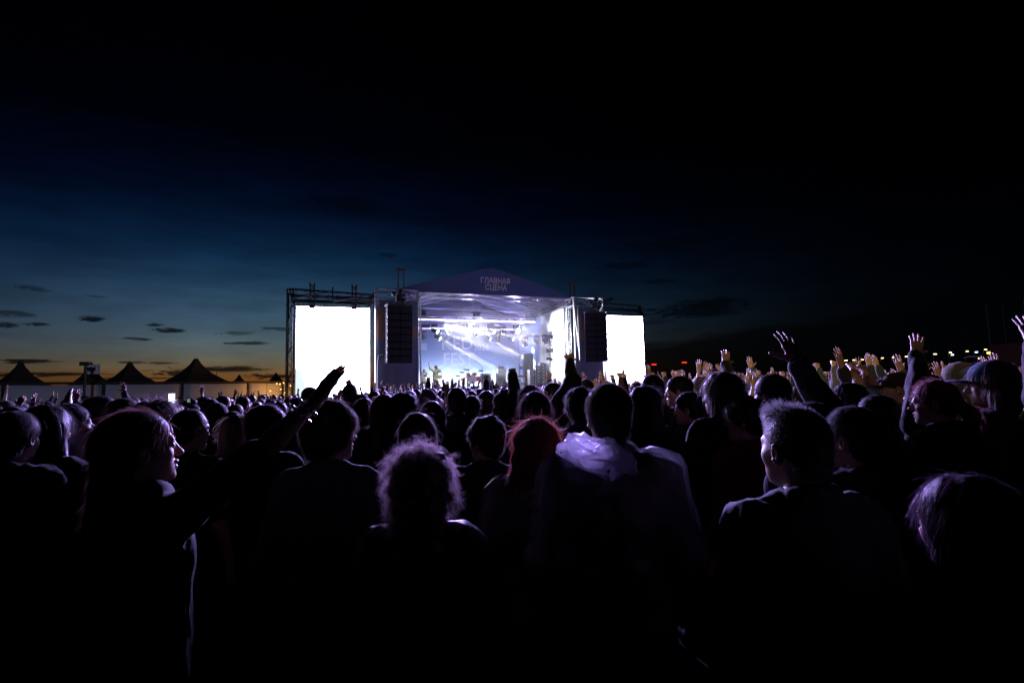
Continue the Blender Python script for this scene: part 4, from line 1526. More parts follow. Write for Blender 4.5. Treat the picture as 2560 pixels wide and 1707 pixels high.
# ------------------------------------------------------------------ fence, tents and lamps beyond the crowd
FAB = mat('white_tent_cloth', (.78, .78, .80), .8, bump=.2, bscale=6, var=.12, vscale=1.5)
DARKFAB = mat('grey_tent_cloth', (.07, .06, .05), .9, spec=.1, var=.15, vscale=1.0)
WOOD = mat('dark_rail', (.05, .04, .035), .8)
F0, F1 = Vector((-46.0, 22.6, 0)), Vector((-21.4, 55.4, 0))
fd = (F1 - F0)
fang = math.atan2(fd.y, fd.x)
FL = fd.length
fence = thing('boundary_fence', 'long pale cloth fence with dark posts before the tents at the left', 'fence', F0, fang)
cuts = [0, 6.0, 11.4, 16.9, 22.6, 28.2, 33.9, 37.4, FL]
for a_, b_ in zip(cuts[:-1], cuts[1:]):
    gv, gf = [], []
    for i in range(9):
        x = a_ + .12 + (b_ - a_ - .24) * i / 8
        yy = .04 * math.sin(i * 1.9 + a_)
        gv += [(x, yy, .1), (x, yy * .5, 1.5), (x, 0, 2.78 - .03 * math.sin(math.pi * i / 8))]
    for i in range(8):
        for j in range(2):
            q = 3 * i + j
            gf.append((q, q + 3, q + 4, q + 1))
    pc = link('cloth_panel', mesh_from(gv, gf, True, [FAB]), fence)
    pc.modifiers.new('thickness', 'SOLIDIFY').thickness = .006
for c_ in cuts:
    MB().box((c_ - .08, -.08, 0), (c_ + .08, .08, 2.98)).build('post', WOOD, fence)
MB().box((0, -.05, 2.82), (FL, .05, 2.99)).build('top_rail', WOOD, fence)


def tent(px, py, Y, w, label, hgt=None):
    p = at(px, py, Y)
    H = float(p[2])
    o = thing('marquee_tent', label, 'tent', (p[0], p[1], 0), fang + .15, 'peaked tents behind the fence')
    v, f = [], []
    eave = 2.35
    prof = [(0.03, 1.0), (.10, .80), (.26, .52), (.5, .27), (.76, .10), (1.0, 0.0)]
    n = 4
    for r, q in prof:
        for c in ((-1, -1), (1, -1), (1, 1), (-1, 1)):
            v.append((c[0] * w / 2 * r, c[1] * w / 2 * r, eave + (H - eave) * q))
    for k in range(len(prof) - 1):
        for i in range(4):
            j = (i + 1) % 4
            f.append((k * 4 + i, (k + 1) * 4 + i, (k + 1) * 4 + j, k * 4 + j))
    f.append((0, 1, 2, 3))
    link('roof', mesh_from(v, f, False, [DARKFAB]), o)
    q = w / 2 + .005
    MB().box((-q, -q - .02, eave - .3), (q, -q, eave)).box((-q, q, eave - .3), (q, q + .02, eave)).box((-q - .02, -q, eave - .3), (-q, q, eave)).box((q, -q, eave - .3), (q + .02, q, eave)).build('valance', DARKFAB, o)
    for sx in (-1, 1):
        for sy in (-1, 1):
            MB().cyl((sx * w / 2, sy * w / 2, 0), (sx * w / 2, sy * w / 2, eave), .05, n=6).build('pole', STEEL, o)
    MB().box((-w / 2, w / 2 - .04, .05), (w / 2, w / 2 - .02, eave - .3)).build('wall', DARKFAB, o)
    return o


tent(52, 902, 40, 4.8, 'peaked tent at the far left end behind the fence')
t2 = tent(228, 905, 42, 3.6, 'narrow peaked tent with a small white notice on its roof')
tent(325, 905, 47, 6.2, 'broad peaked tent between the notice tent and the tallest tent')
tent(490, 896, 50, 7.6, 'tallest and broadest peaked tent behind the fence')
tent(598, 937, 80, 5.2, 'small far tent right of the tallest tent')
tent(690, 932, 74, 5.0, 'small far tent next to the scaffold of the left LED wall')
p = at(231, 923, 39.6)
o = thing('notice_sheet', 'small white notice fixed on the roof of the narrow tent', 'notice', (p[0], p[1], p[2]), .6)
MB().box((-.42, -.01, -.36), (.42, .01, .36)).build('sheet', WHITE, o)
MB().box((-.45, .012, -.39), (.45, .03, .39)).build('backing', STEEL, o)
p = at(214, 912, 37.0)
o = thing('loudspeaker_pole', 'dark pole with a small box on top before the fence', 'pole', (p[0], p[1], 0), .4)
MB().cyl((0, 0, 0), (0, 0, p[2]), .09, n=8).build('pole', STEEL, o)
MB().box((-.34, -.12, p[2] - .05), (.18, .12, p[2] + .22)).build('box', BLACK, o)
MB().box((-.12, -.12, 0), (.30, .12, 1.9)).build('cabinet', BLACK, o)
for px, py in ((668, 930), (542, 922)):
    p = at(px, py, 50)
    o = thing('thin_mast', 'thin mast standing up behind the fence ' + ('near the scaffold' if px > 600 else 'by the tallest tent'), 'mast', (p[0], p[1], 0))
    MB().cyl((0, 0, 0), (0, 0, p[2]), .04, .025, n=6).build('pole', STEEL, o)
    MB().box((-.12, -.12, 0), (.12, .12, .05)).build('foot_plate', STEEL, o)
BULB = emit_mat('warm_bulb', (1.0, .50, .14), 3.2)
bul = [(692, 957), (700, 958), (709, 955), (727, 962), (702, 971), (712, 980), (676, 975)]
prevb = None
o = thing('festoon_cable', 'thin cable carrying the warm bulbs by the left scaffold', 'cable', (0, 0, 0))
fc = MB()
for i, (px, py) in enumerate(bul):
    p = at(px, py, 43.0 + .4 * i)
    b_ = thing('festoon_bulb', 'warm glowing festoon bulb, number %s from the tent side' % ['one', 'two', 'three', 'four', 'five', 'six', 'seven'][i], 'bulb', p, 0, 'festoon bulbs')
    MB().sphere((0, 0, -.06), .085 if i == 3 else .06).build('glass', BULB, b_, True)
    MB().cyl((0, 0, -.01), (0, 0, .06), .03, n=8).build('socket', BLACK, b_)
    if prevb is not None:
        mid = (Vector(prevb) + Vector(p)) / 2 - Vector((0, 0, .1))
        fc.tube([Vector(prevb) + Vector((0, 0, .06)), mid + Vector((0, 0, .06)), Vector(p) + Vector((0, 0, .06))], .012, 5)
    prevb = p
fc.build('wire', BLACK, o)
l = bpy.data.lights.new('festoon_glow', 'POINT')
l.energy, l.color, l.shadow_soft_size = 260, (1, .45, .12), .5
lo_ = bpy.data.objects.new('festoon_glow', l)
COL.objects.link(lo_)
lo_.location = tuple(at(708, 966, 49.5))

# row of far road lamps at the right
LAMPS = [(2078, 903), (2114, 901), (2134, 900), (2155, 899), (2178, 897), (2205, 895), (2233, 893), (2265, 891), (2283, 893), (2337, 885), (2375, 881), (2380, 887), (2417, 878), (2440, 880), (2463, 874), (2448, 896)]
hot = emit_mat('road_lamp_glass', (1.0, .72, .34), 4.5)
cold = emit_mat('cold_lamp_glass', (.6, .85, 1.0), 6.0)
ordn = ['first', 'second', 'third', 'fourth', 'fifth', 'sixth', 'seventh', 'eighth', 'ninth', 'tenth', 'eleventh', 'twelfth', 'thirteenth', 'fourteenth', 'fifteenth', 'sixteenth']
for i, (px, py) in enumerate(LAMPS):
    p = at(px, py, 120)
    o = thing('road_lamp', 'far lit road lamp on a dark pole, %s of the row from the left' % ordn[i], 'street lamp', (p[0], p[1], 0), 0, 'far road lamps')
    MB().cyl((0, .5, 0), (0, .5, p[2] + .3), .07, n=6).cyl((0, .5, p[2] + .3), (0, -.1, p[2] + .28), .05, n=6).build('pole', STEEL, o)
    MB().box((-.25, -.34, p[2] + .10), (.25, .1, p[2] + .18)).build('head', STEEL, o)
    MB().box((-.24 if i in (1, 4, 9) else -.17, -.3, p[2] - .10), (.24 if i in (1, 4, 9) else .17, .06, p[2] + .09)).build('glass', cold if i in (11, 13) else hot, o)
p = at(2474, 882, 90)
o = thing('yellow_lamp', 'large yellow lamp glowing low at the far right', 'lamp', (p[0], p[1], 0))
MB().cyl((0, .2, 0), (0, .2, p[2] - .1), .06, n=6).build('pole', STEEL, o)
MB().sphere((0, 0, p[2]), (.5, .3, .22)).build('globe', emit_mat('yellow_globe', (1, .7, .08), 3.0), o, True)
for px, py, c, lab in ((1635, 911, (1, .05, .012), 'red warning lamp on a post right of the right LED wall'), (1711, 906, (1, .06, .012), 'second red warning lamp, farther from the LED wall'), (1688, 931, (1.4, .6, .2), 'small orange lamp low behind the raised hands')):
    p = at(px, py, 70)
    o = thing('warning_lamp', lab, 'lamp', (p[0], p[1], 0))
    MB().cyl((0, .3, 0), (0, .3, p[2]), .06, n=6).build('post', STEEL, o)
    w_ = .30 if px != 1688 else .13
    MB().box((-w_, -.12, p[2] - .08), (w_, .12, p[2] + .08)).build('lamp_glass', emit_mat('red_glass_%d' % px, c, 1.3), o)
    MB().box((-w_ - .04, .12, p[2] - .12), (w_ + .04, .2, p[2] + .12)).build('housing', BLACK, o)
# control tower at the right edge
DULLBLACK = mat('dull_black_steel', (.005, .005, .005), 1.0, spec=0.0)  # plain near-black steel without gloss
p = at(2545, 900, 24)
o = thing('delay_tower', 'dark scaffold tower wrapped in brown cloth at the far right edge', 'tower', (p[0], p[1], 0), .4)
for sx in (-.55, .9):
    for sy in (-.7, .7):
        MB().cyl((sx, sy, 0), (sx, sy, 5.2), .05, n=6).build('upright', DULLBLACK, o)
cl_ = mat('brown_tarp', (.006, .003, .002), 1.0, spec=0.0, var=.3, vscale=2)
MB().box((-.58, -.75, .1), (.93, -.72, 3.95)).box((-.58, -.7, .1), (-.55, .7, 3.2)).build('tarp', cl_, o)
MB().cyl((-.55, -.7, 2), (.9, -.7, 5.1), .03, n=6).cyl((-.55, -.7, 5.15), (.9, -.7, 5.15), .03, n=6).build_each('brace', DULLBLACK, o)

# ------------------------------------------------------------------ people: materials and assembly
def hair_mat(name):
    m = bpy.data.materials.new(name)
    m.use_nodes = True
    t = m.node_tree
    t.nodes.clear()
    h = NG(t)
    col = h.n('ShaderNodeObjectInfo').outputs['Color']
    df = h.n('ShaderNodeBsdfDiffuse', i_Color=col)
    tg = h.n('ShaderNodeGamma', i_Color=col, i_Gamma=.52)
    tr = h.n('ShaderNodeBsdfTranslucent', i_Color=tg.outputs[0])
    gl = h.n('ShaderNodeBsdfGlossy', i_Roughness=.38)
    gl.inputs['Color'].default_value = (.75, .7, .75, 1)
    m1 = h.n('ShaderNodeMixShader', i_0=.6, i_1=df.outputs[0], i_2=tr.outputs[0])
    lw = h.n('ShaderNodeLayerWeight')
    lw.inputs['Blend'].default_value = .25
    k = h.math('MULTIPLY_ADD', lw.outputs['Facing'], .14, .02)
    m2 = h.n('ShaderNodeMixShader', i_0=k, i_1=m1.outputs[0], i_2=gl.outputs[0])
    h.n('ShaderNodeOutputMaterial', i_Surface=m2.outputs[0])
    return m


SKIN = mat('skin', (.42, .25, .18), .48, spec=.45, use_obj_color=False, bump=.15, bscale=220, var=.12, vscale=14)
SKIN.node_tree.nodes['Principled BSDF'].inputs['Subsurface Weight'].default_value = .12
SKIN.node_tree.nodes['Principled BSDF'].inputs['Subsurface Radius'].default_value = (.6, .2, .1)
SKIN.node_tree.nodes['Principled BSDF'].inputs['Subsurface Scale'].default_value = .012
CLOTH = mat('cloth', rough=.85, spec=.25, sheen=.16, use_obj_color=True, bump=.35, bscale=420, var=.18, vscale=9)
NYLON = mat('nylon', rough=.45, spec=.5, sheen=.1, use_obj_color=True, bump=.3, bscale=60, var=.1, vscale=9)
HAIR = hair_mat('hair')
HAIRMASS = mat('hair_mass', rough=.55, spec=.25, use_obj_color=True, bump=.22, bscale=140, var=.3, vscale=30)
for nd_ in HAIRMASS.node_tree.nodes:      # shade inside packed hair, put into the colour of the mass
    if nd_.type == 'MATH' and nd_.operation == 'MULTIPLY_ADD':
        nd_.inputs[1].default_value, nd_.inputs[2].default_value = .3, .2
DENIM = mat('trouser_cloth', (.02, .024, .035), .9, sheen=.2, bump=.3, bscale=300)
SHOE = mat('shoe_leather', (.03, .03, .03), .6)
LEGS = SHOES = None


def simple(V, Q, m, name):
    return mesh_from(V, Q, True, [m], name=name)


def figure(spec, rng, level=0):
    """builds the meshes of one figure; returns {part: (mesh, colour)}"""
    global LEGS, SHOES
    h, hh, hd, ns = [(.0095, .0055, .005, 6000), (.014, .0075, .0075, 1700), (.020, .010, .011, 350)][level]
    spec = dict(spec)
    spec.setdefault('hres', (.0065, .009, .013)[level])
    body, top, hm, R, off = figure_parts(spec, h, hh, hd)
    P = {}
    P['body'] = (mesh_from(body[0], body[1], True, [SKIN], name='body'), (1, 1, 1, 1))
    P[spec.get('topname', 'jacket' if spec.get('top', 'tee') in ('jacket', 'coat') else ('hoodie' if spec.get('top') == 'hoodie' else 'shirt'))] = (
        simple(top[0], top[1], spec.get('topmat', CLOTH), 'garment'), (*spec.get('tc', (.02, .02, .025)), 1))
    V, Q = hm
    style = spec.get('hair', 'short')
    hat = style in ('cap', 'fedora', 'beanie', 'hoodup')
    if spec.get('under'):
        V = V * np.array([1.10, 1.07, 1.06])
    parts = [(V @ R.T + off, Q, 0)]
    if not hat:
        sv, sq = strands(V, Q, style, int(ns * spec.get('hn', 1.0)), rng, width=(.0012, .0018, .003)[level] * spec.get('hw', 1.0), scale=spec.get('hl', 1.0))
        parts.append((sv @ R.T + off, sq, 0))
        jv, jq, ji = join([(parts[0][0], parts[0][1], 0), (parts[1][0], parts[1][1], 1)])
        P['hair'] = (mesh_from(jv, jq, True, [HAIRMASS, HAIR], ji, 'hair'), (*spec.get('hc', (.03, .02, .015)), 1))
    else:
        nm = {'cap': 'cap', 'fedora': 'hat', 'beanie': 'beanie', 'hoodup': 'hood'}[style]
        P[nm] = (simple(parts[0][0], parts[0][1], CLOTH, nm), (*spec.get('hc', (.03, .03, .04)), 1))
        under = spec.get('under')
        if under:
            V, Q = hair_mesh(under, spec['hres'])
            sv, sq = strands(V, Q, under, ns, rng, width=(.0012, .0018, .003)[level])
            jv, jq, ji = join([(V @ R.T + off, Q, 0), (sv @ R.T + off, sq, 1)])
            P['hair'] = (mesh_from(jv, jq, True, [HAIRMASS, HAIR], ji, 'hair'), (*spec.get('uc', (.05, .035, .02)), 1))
    if LEGS is None:
        LEGS = simple(*legs_mesh(), DENIM, 'trousers')
        SHOES = simple(*shoes_mesh(), SHOE, 'shoes')
    P['trousers'] = (LEGS, (1, 1, 1, 1))
    P['shoes'] = (SHOES, (1, 1, 1, 1))
    return P


def place(P, label, loc, yaw, height, group=None, cols=None, cat='person'):
    o = thing('person', label, cat, (loc[0], loc[1], 0), math.radians(yaw), group)
    s = height / 1.75
    o.scale = (s, s, s)
    for nm, (me, c) in P.items():
        k = link(nm, me, o)
        k.color = (cols or {}).get(nm, c)
    return o

# ------------------------------------------------------------------ the people one can pick out
STAGE_C = st(-1.2, 1.0)


def head_yaw_to_stage(x, y):
    return math.degrees(math.atan2(-(STAGE_C[0] - x), STAGE_C[1] - y))


def to_local(p, loc, yaw, sc):
    q = np.array(p, float) - np.array([loc[0], loc[1], 0])
    a = -math.radians(yaw)
    return np.array([q[0] * math.cos(a) - q[1] * math.sin(a), q[0] * math.sin(a) + q[1] * math.cos(a), q[2]]) / sc


HAIRTOP = {'buzz': .128, 'short': .138, 'messy': .146, 'spiky': .170, 'bowl': .140, 'long': .136, 'parted': .136, 'longwavy': .143, 'curly': .160, 'bun': .136,
           'pony': .133, 'afro': .158, 'beanie': .146, 'hoodup': .166, 'cap': .135, 'behind': .135, 'fade': .168, 'fedora': .150}
DARKS = [(.018, .018, .022), (.012, .012, .016), (.025, .022, .028), (.02, .026, .04), (.03, .03, .03), (.035, .02, .022)]
HAIRS = [(.022, .015, .011), (.012, .010, .010), (.04, .026, .016), (.08, .055, .03), (.16, .11, .06)]


def on_ray(pix, origin, length):
    """point at bone length from a joint, as near as possible to a sight line"""
    px, py, Y = pix
    p = at(px, py, Y)
    d = unit(p - _cam)
    oc = _cam - origin
    b = d @ oc
    disc = b * b - (oc @ oc - length ** 2)
    if disc < 0:
        q = _cam + d * (-b)
        return origin + unit(q - origin) * length
    k = [-b - math.sqrt(disc), -b + math.sqrt(disc)]
    c = [_cam + d * x for x in k]
    return min(c, key=lambda q: abs(q[1] - Y))


def person_at(px, ptop, Y, label, spec, yaw=None, level=None, group=None, arm_px=None, seed=None):
    """px, ptop: where the top of the hair shows in the photo; Y: distance"""
    top = at(px, ptop, Y)
    loc = (float(top[0]), float(top[1]))
    htop = HAIRTOP[spec.get('hair', 'short')] - .123
    if yaw is None:
        yaw = head_yaw_to_stage(*loc)
    hgt = float(top[2]) / (1 + htop / 1.75)
    sc = hgt / 1.75
    sp = dict(spec)
    if seed is None:
        seed = int(px * 7 + ptop)
    rng = np.random.default_rng(seed)
    sp.setdefault('seed', (seed % 17) * .37)
    if arm_px:
        for key, (e, w, hnd, pn, pose) in arm_px.items():
            q_ = 1 if key == 'armR' else -1
            sh = SHO * np.array([q_ * sp.get('sw', .9 if sp.get('fem') else 1.0), 1, 1])
            a_ = math.radians(yaw)
            shw = np.array([loc[0] + (sh[0] * math.cos(a_) - sh[1] * math.sin(a_)) * sc, loc[1] + (sh[0] * math.sin(a_) + sh[1] * math.cos(a_)) * sc, sh[2] * sc])
            ew = on_ray(e, shw, .30 * sc)
            ww = on_ray(w, ew, .265 * sc)
            hw_ = on_ray(hnd, ww, .17 * sc)
            E_, W_, H_ = (to_local(q, loc, yaw, sc) for q in (ew, ww, hw_))
            pl = to_local(np.array([loc[0], loc[1], 0]) + np.array(pn, float), loc, yaw, 1.0)
            sp[key] = (E_, W_, H_ - W_, pl, pose)
    if level is None:
        level = 0 if Y < 2.4 else (1 if Y < 4.3 else 2)
    P = figure(sp, rng, level)
    o = place(P, label, loc, yaw, hgt, group)
    return o, sp, loc, yaw, sc


BRACE = mat('wristband_fabric', (.12, .35, .6), .6, sheen=.2)
BEAD = mat('bracelet_beads', (.8, .8, .85), .12, metal=.9)


def wristband(o, spec, key, m, r=.034, w=.012, along=.06):
    """a band round a raised wrist, a part of the person"""
    E_, W_ = np.array(spec[key][0], float), np.array(spec[key][1], float)
    d = unit(W_ - E_)
    c = W_ - d * along
    x = unit(np.cross(d, [.3, .5, .8]))
    y = np.cross(d, x)
    mb = MB()
    n = 16
    for i in range(n):
        a, b = 2 * math.pi * i / n, 2 * math.pi * (i + 1) / n
        p, q = c + (x * math.cos(a) + y * math.sin(a)) * r, c + (x * math.cos(b) + y * math.sin(b)) * r
        if m is BEAD:
            mb.sphere(p, .0065, 6, 4)
        else:
            up_ = d * w
            ou = (p - c) * .08
            oq = (q - c) * .08
            mb.add([p - up_, q - up_, q + up_, p + up_, p - up_ + ou, q - up_ + oq, q + up_ + oq, p + up_ + ou], [(0, 3, 2, 1), (4, 5, 6, 7), (0, 1, 5, 4), (2, 3, 7, 6)])
    mb.build('bracelet' if m is BEAD else 'wristband', m, o, m is BEAD)


# --- nearest row
o, sp, *_ = person_at(396, 1020, 1.60, 'woman in dark top in profile at the left, reaching one arm towards the screen',
                      dict(fem=True, hair='behind', hc=(.05, .014, .012), top='tee', tc=(.006, .006, .009), sleeveR=1.0, loose=-.010, lift=.0, sw=.80, hpitch=7, seed=1.2, hn=1.2, hyaw=-2, hoff=(-.040, -.044, .0)), yaw=-39,
                      arm_px={'armR': ((700, 1096, 1.66), (800, 990, 1.86), (852, 912, 1.96), (.35, .75, -.3), 'flat')})
wristband(o, sp, 'armR', BEAD, .036, along=.045)
wristband(o, sp, 'armR', BEAD, .039, along=.075)
person_at(827, 998, 2.05, 'boy with a bowl haircut and pale collar left of the curly-haired girl',
          dict(hair='bowl', hc=(.035, .024, .018), top='shirt', tc=(.022, .024, .034), hyaw=-40, sw=.9, hn=1.1), yaw=0)
person_at(1052, 1108, 1.68, 'girl with a big fuzzy curly ponytail in the nearest row',
          dict(fem=True, hair='curly', hc=(.24, .15, .16), top='jacket', topmat=NYLON, tc=(.014, .014, .02), hn=2.2, hw=.8, hl=1.15), yaw=3)
person_at(1338, 1045, 2.20, 'red-haired woman in a clear raincoat beside the man with the hood',
          dict(fem=True, hair='longwavy', hc=(.22, .030, .018), top='tee', tc=(.012, .012, .014), hn=1.4, fat=1.1), yaw=6)
hood_man = person_at(1519, 957, 1.95, 'dark-haired man in a clear raincoat with its pale hood hanging down his back',
                     dict(hair='short', hc=(.02, .014, .012), top='jacket', tc=(.010, .010, .013), sw=1.06, fat=1.08, hn=1.4), yaw=4)
person_at(1983, 980, 1.42, 'man with greying hair combed up above clipped sides, in a denim jacket',
          dict(hair='fade', hc=(.10, .095, .095), top='jacket', tc=(.030, .034, .055), hyaw=8, hpitch=3, hn=2.2), yaw=9)
o, sp, *_ = person_at(2026, 1003, 2.12, 'man hidden behind the greying head, his grey-sleeved arm raised with a bent hand',
                      dict(hair='short', hc=(.02, .016, .016), top='jacket', tc=(.06, .065, .085), hyaw=10), yaw=14,
                      arm_px={'armR': ((2064, 1006, 2.2), (1992, 905, 2.3), (1962, 828, 2.35), (-.1, .95, .1), 'lift')})
wristband(o, sp, 'armR', BRACE, .036, .014, .0)
person_at(2128, 1014, 1.90, 'man with bare ears in a dark jacket, just right of the greying man',
          dict(hair='short', hc=(.02, .016, .016), top='jacket', tc=(.02, .022, .03), hyaw=14), yaw=14)
person_at(2415, 1182, 1.08, 'person with loose dark hair cut off by the lower right corner',
          dict(fem=True, hair='long', hc=(.012, .004, .010), top='jacket', tc=(.010, .010, .02), hn=1.0, hl=.7, hw=.8), yaw=10)
# --- second row
person_at(474, 1021, 2.75, 'man with a shaved head behind the woman in profile',
          dict(hair='buzz', hc=(.03, .02, .015), top='tee', tc=(.012, .014, .018), hyaw=-8), yaw=-12)
person_at(1043, 1030, 2.65, 'woman with smooth straight hair right in front of the curly girl',
          dict(fem=True, hair='long', hc=(.045, .03, .024), top='jacket', tc=(.016, .015, .02), hn=1.6, hl=.7), yaw=4)
person_at(1213, 1038, 2.55, 'man with a swept-back quiff turning his face to the left',
          dict(hair='messy', hc=(.05, .035, .03), top='jacket', tc=(.015, .015, .02), hyaw=36, hn=1.1, hl=.6), yaw=8)
person_at(1860, 988, 2.75, 'curly-topped man in a red shirt in profile facing left',
          dict(hair='messy', hc=(.012, .01, .01), top='shirt', tc=(.09, .008, .012), hyaw=28), yaw=22)
person_at(1803, 928, 2.95, 'woman with long straight hair and a fur collar, facing left',
          dict(fem=True, hair='long', hc=(.06, .04, .04), top='coat', tc=(.016, .013, .018), hyaw=18, hn=1.6), yaw=20)
person_at(1928, 933, 3.05, 'short-haired man looking left between the red shirt and the raised hand',
          dict(hair='short', hc=(.016, .012, .012), top='jacket', tc=(.014, .015, .022), hyaw=14), yaw=16)
person_at(1447, 968, 3.3, 'man in a denim jacket behind the hooded raincoat man',
          dict(hair='messy', hc=(.04, .028, .03), top='jacket', tc=(.05, .065, .10), hyaw=8), yaw=4)
person_at(1606, 963, 3.2, 'long-haired woman right of the hooded raincoat man',
          dict(fem=True, hair='long', hc=(.02, .015, .02), top='jacket', tc=(.013, .013, .016), hyaw=20), yaw=14)
person_at(1336, 977, 3.35, 'woman with dark hair parted in the middle behind the redhead',
          dict(fem=True, hair='parted', hc=(.03, .016, .018), top='coat', tc=(.012, .012, .016), hn=1.5), yaw=8)
person_at(666, 1010, 2.85, 'dark-haired person with a fringe under the reaching arm',
          dict(hair='bowl', hc=(.02, .012, .016), top='tee', tc=(.015, .015, .018), hyaw=-42), yaw=-14)
person_at(598, 1035, 3.0, 'woman with long fair hair left of the fringe',
          dict(fem=True, hair='long', hc=(.17, .11, .06), top='tee', tc=(.02, .018, .022), hyaw=-12), yaw=-10)
person_at(398, 996, 2.9, 'person with a fuzzy bun just above the woman in profile',
          dict(fem=True, hair='bun', hc=(.07, .04, .04), top='hoodie', tc=(.02, .018, .024), hn=1.6, hl=1.5), yaw=-20)
person_at(311, 994, 3.1, 'short-haired man with a lit cheek left of the fuzzy bun',
          dict(hair='short', hc=(.014, .01, .01), top='jacket', tc=(.012, .012, .016), hyaw=-16), yaw=-14)
person_at(252, 988, 3.3, 'man with glasses turned to the stage, before the fence post',
          dict(hair='short', hc=(.014, .01, .01), top='jacket', tc=(.012, .012, .016), hyaw=-20), yaw=-16)
person_at(172, 1006, 2.7, 'person in a dark vest with a pale collar, hand held up to the brow',
          dict(hair='short', hc=(.012, .01, .01), top='tee', tc=(.11, .11, .16), hyaw=-20, hpitch=10), yaw=-14,
          arm_px={'armR': ((206, 1075, 2.75), (166, 1012, 2.9), (170, 978, 2.92), (.2, .9, 0), 'flat')})
person_at(36, 1026, 2.3, 'dark person at the left edge filming with a lit phone',
          dict(hair='short', hc=(.012, .01, .01), top='jacket', tc=(.012, .012, .016), hyaw=6), yaw=0,
          arm_px={'armR': ((95, 1180, 2.3), (60, 1080, 2.55), (45, 1050, 2.6), (-.6, .5, 0), 'cup')})
person_at(118, 1010, 2.5, 'dark long-haired person in front of the fence at the far left',
          dict(fem=True, hair='long', hc=(.010, .008, .008), top='jacket', tc=(.012, .012, .016), hyaw=4), yaw=-4)
# --- right side
person_at(2335, 948, 2.75, 'woman with glasses and a reddish ponytail in profile at the right',
          dict(fem=True, hair='pony', hc=(.10, .02, .025), top='jacket', tc=(.012, .012, .016), hyaw=20), yaw=26)
o, sp, *_ = person_at(2312, 933, 3.35, 'man in profile at the right holding one open hand high',
                      dict(hair='short', hc=(.012, .01, .012), top='jacket', tc=(.012, .012, .016), hyaw=18), yaw=22,
                      arm_px={'armL': ((2300, 960, 3.35), (2290, 885, 3.55), (2295, 835, 3.6), (.2, .9, 0), 'open')})
wristband(o, sp, 'armL', BRACE, .036, .014, .02)
o, sp, *_ = person_at(2243, 928, 3.9, 'man in a teal shirt and peaked cap raising both hands at the right',
                      dict(hair='cap', hc=(.03, .018, .024), top='tee', tc=(.06, .14, .15), hyaw=20), yaw=32,
                      arm_px={'armL': ((2153, 977, 4.2), (2133, 922, 4.4), (2126, 898, 4.45), (.2, .5, -.4), 'relax'),
                              'armR': ((2180, 970, 3.9), (2163, 930, 4.05), (2158, 906, 4.08), (.2, .8, 0), 'cup')})
person_at(2478, 902, 2.9, 'woman in a blue cap with long fair hair in profile at the right edge',
          dict(fem=True, hair='cap', hc=(.03, .09, .19), under='long', uc=(.16, .10, .07), top='jacket', tc=(.05, .03, .035), hyaw=20), yaw=26)
person_at(2398, 903, 4.3, 'person in a pale striped hoodie between the two profiles at the right',
          dict(hair='hoodup', hc=(.12, .115, .08), top='hoodie', tc=(.14, .13, .09), hyaw=15), yaw=25)
person_at(2120, 955, 3.4, 'dark-haired woman facing left before the man in teal',
          dict(fem=True, hair='long', hc=(.012, .01, .012), top='jacket', tc=(.012, .012, .016), hyaw=20), yaw=26)
person_at(2192, 985, 2.9, 'dark head seen from behind below the teal shirt',
          dict(hair='short', hc=(.016, .012, .014), top='jacket', tc=(.012, .012, .016), hyaw=15), yaw=30)
person_at(2630, 960, 2.3, 'person off the right edge stretching a hand into the picture',
          dict(hair='short', top='jacket', tc=(.012, .012, .016)), yaw=40,
          arm_px={'armL': ((2600, 930, 2.3), (2585, 855, 2.4), (2562, 790, 2.42), (.2, .9, 0), 'open')})
# --- third row
MID = 'third row'
person_at(1629, 935, 3.9, 'man with a clipped round head right of the right LED wall', dict(hair='buzz', hc=(.03, .02, .022), top='hoodie', tc=(.014, .014, .018), hyaw=8), yaw=10)
person_at(1697, 938, 4.2, 'man in profile facing left beside the clipped round head', dict(hair='short', hc=(.012, .01, .012), top='jacket', tc=(.013, .013, .016), hyaw=40), yaw=25)
person_at(1722, 978, 3.6, 'short-haired person low between the round head and the fur collar', dict(hair='short', hc=(.02, .016, .018), top='jacket', tc=(.013, .013, .016), hyaw=30), yaw=25)
person_at(1753, 940, 5.2, 'fair-haired woman behind the man in profile', dict(fem=True, hair='long', hc=(.17, .14, .10), top='jacket', tc=(.03, .03, .03), hyaw=25), yaw=25)
person_at(1430, 929, 4.9, 'tall man in black before the right wing with one open hand raised', dict(hair='short', hc=(.012, .01, .012), top='jacket', tc=(.010, .010, .013)), yaw=5,
          arm_px={'armL': ((1446, 936, 5.2), (1424, 903, 5.4), (1418, 880, 5.45), (0, .95, 0), 'open')})
person_at(1318, 975, 4.5, 'person in dark blue raising a fist before the stage', dict(hair='short', hc=(.014, .012, .012), top='jacket', tc=(.013, .016, .026)), yaw=4,
          arm_px={'armL': ((1292, 975, 4.6), (1281, 934, 4.75), (1277, 915, 4.8), (0, .95, 0), 'fist')})
person_at(1325, 961, 4.2, 'fair straight-haired woman behind the dark parting', dict(fem=True, hair='long', hc=(.15, .10, .09), top='jacket', tc=(.02, .02, .024)), yaw=4)
person_at(1142, 967, 4.3, 'broad man with a thick neck in the centre of the crowd', dict(hair='short', hc=(.012, .01, .01), top='jacket', tc=(.010, .012, .016), sw=1.12, fat=1.15), yaw=3)
person_at(910, 994, 3.9, 'round dark head below the left edge of the left wing', dict(hair='short', hc=(.014, .01, .01), top='tee', tc=(.012, .012, .014)), yaw=0)
person_at(962, 984, 3.8, 'woman with long light brown hair before the left wing', dict(fem=True, hair='long', hc=(.09, .06, .045), top='jacket', tc=(.012, .012, .014)), yaw=0)
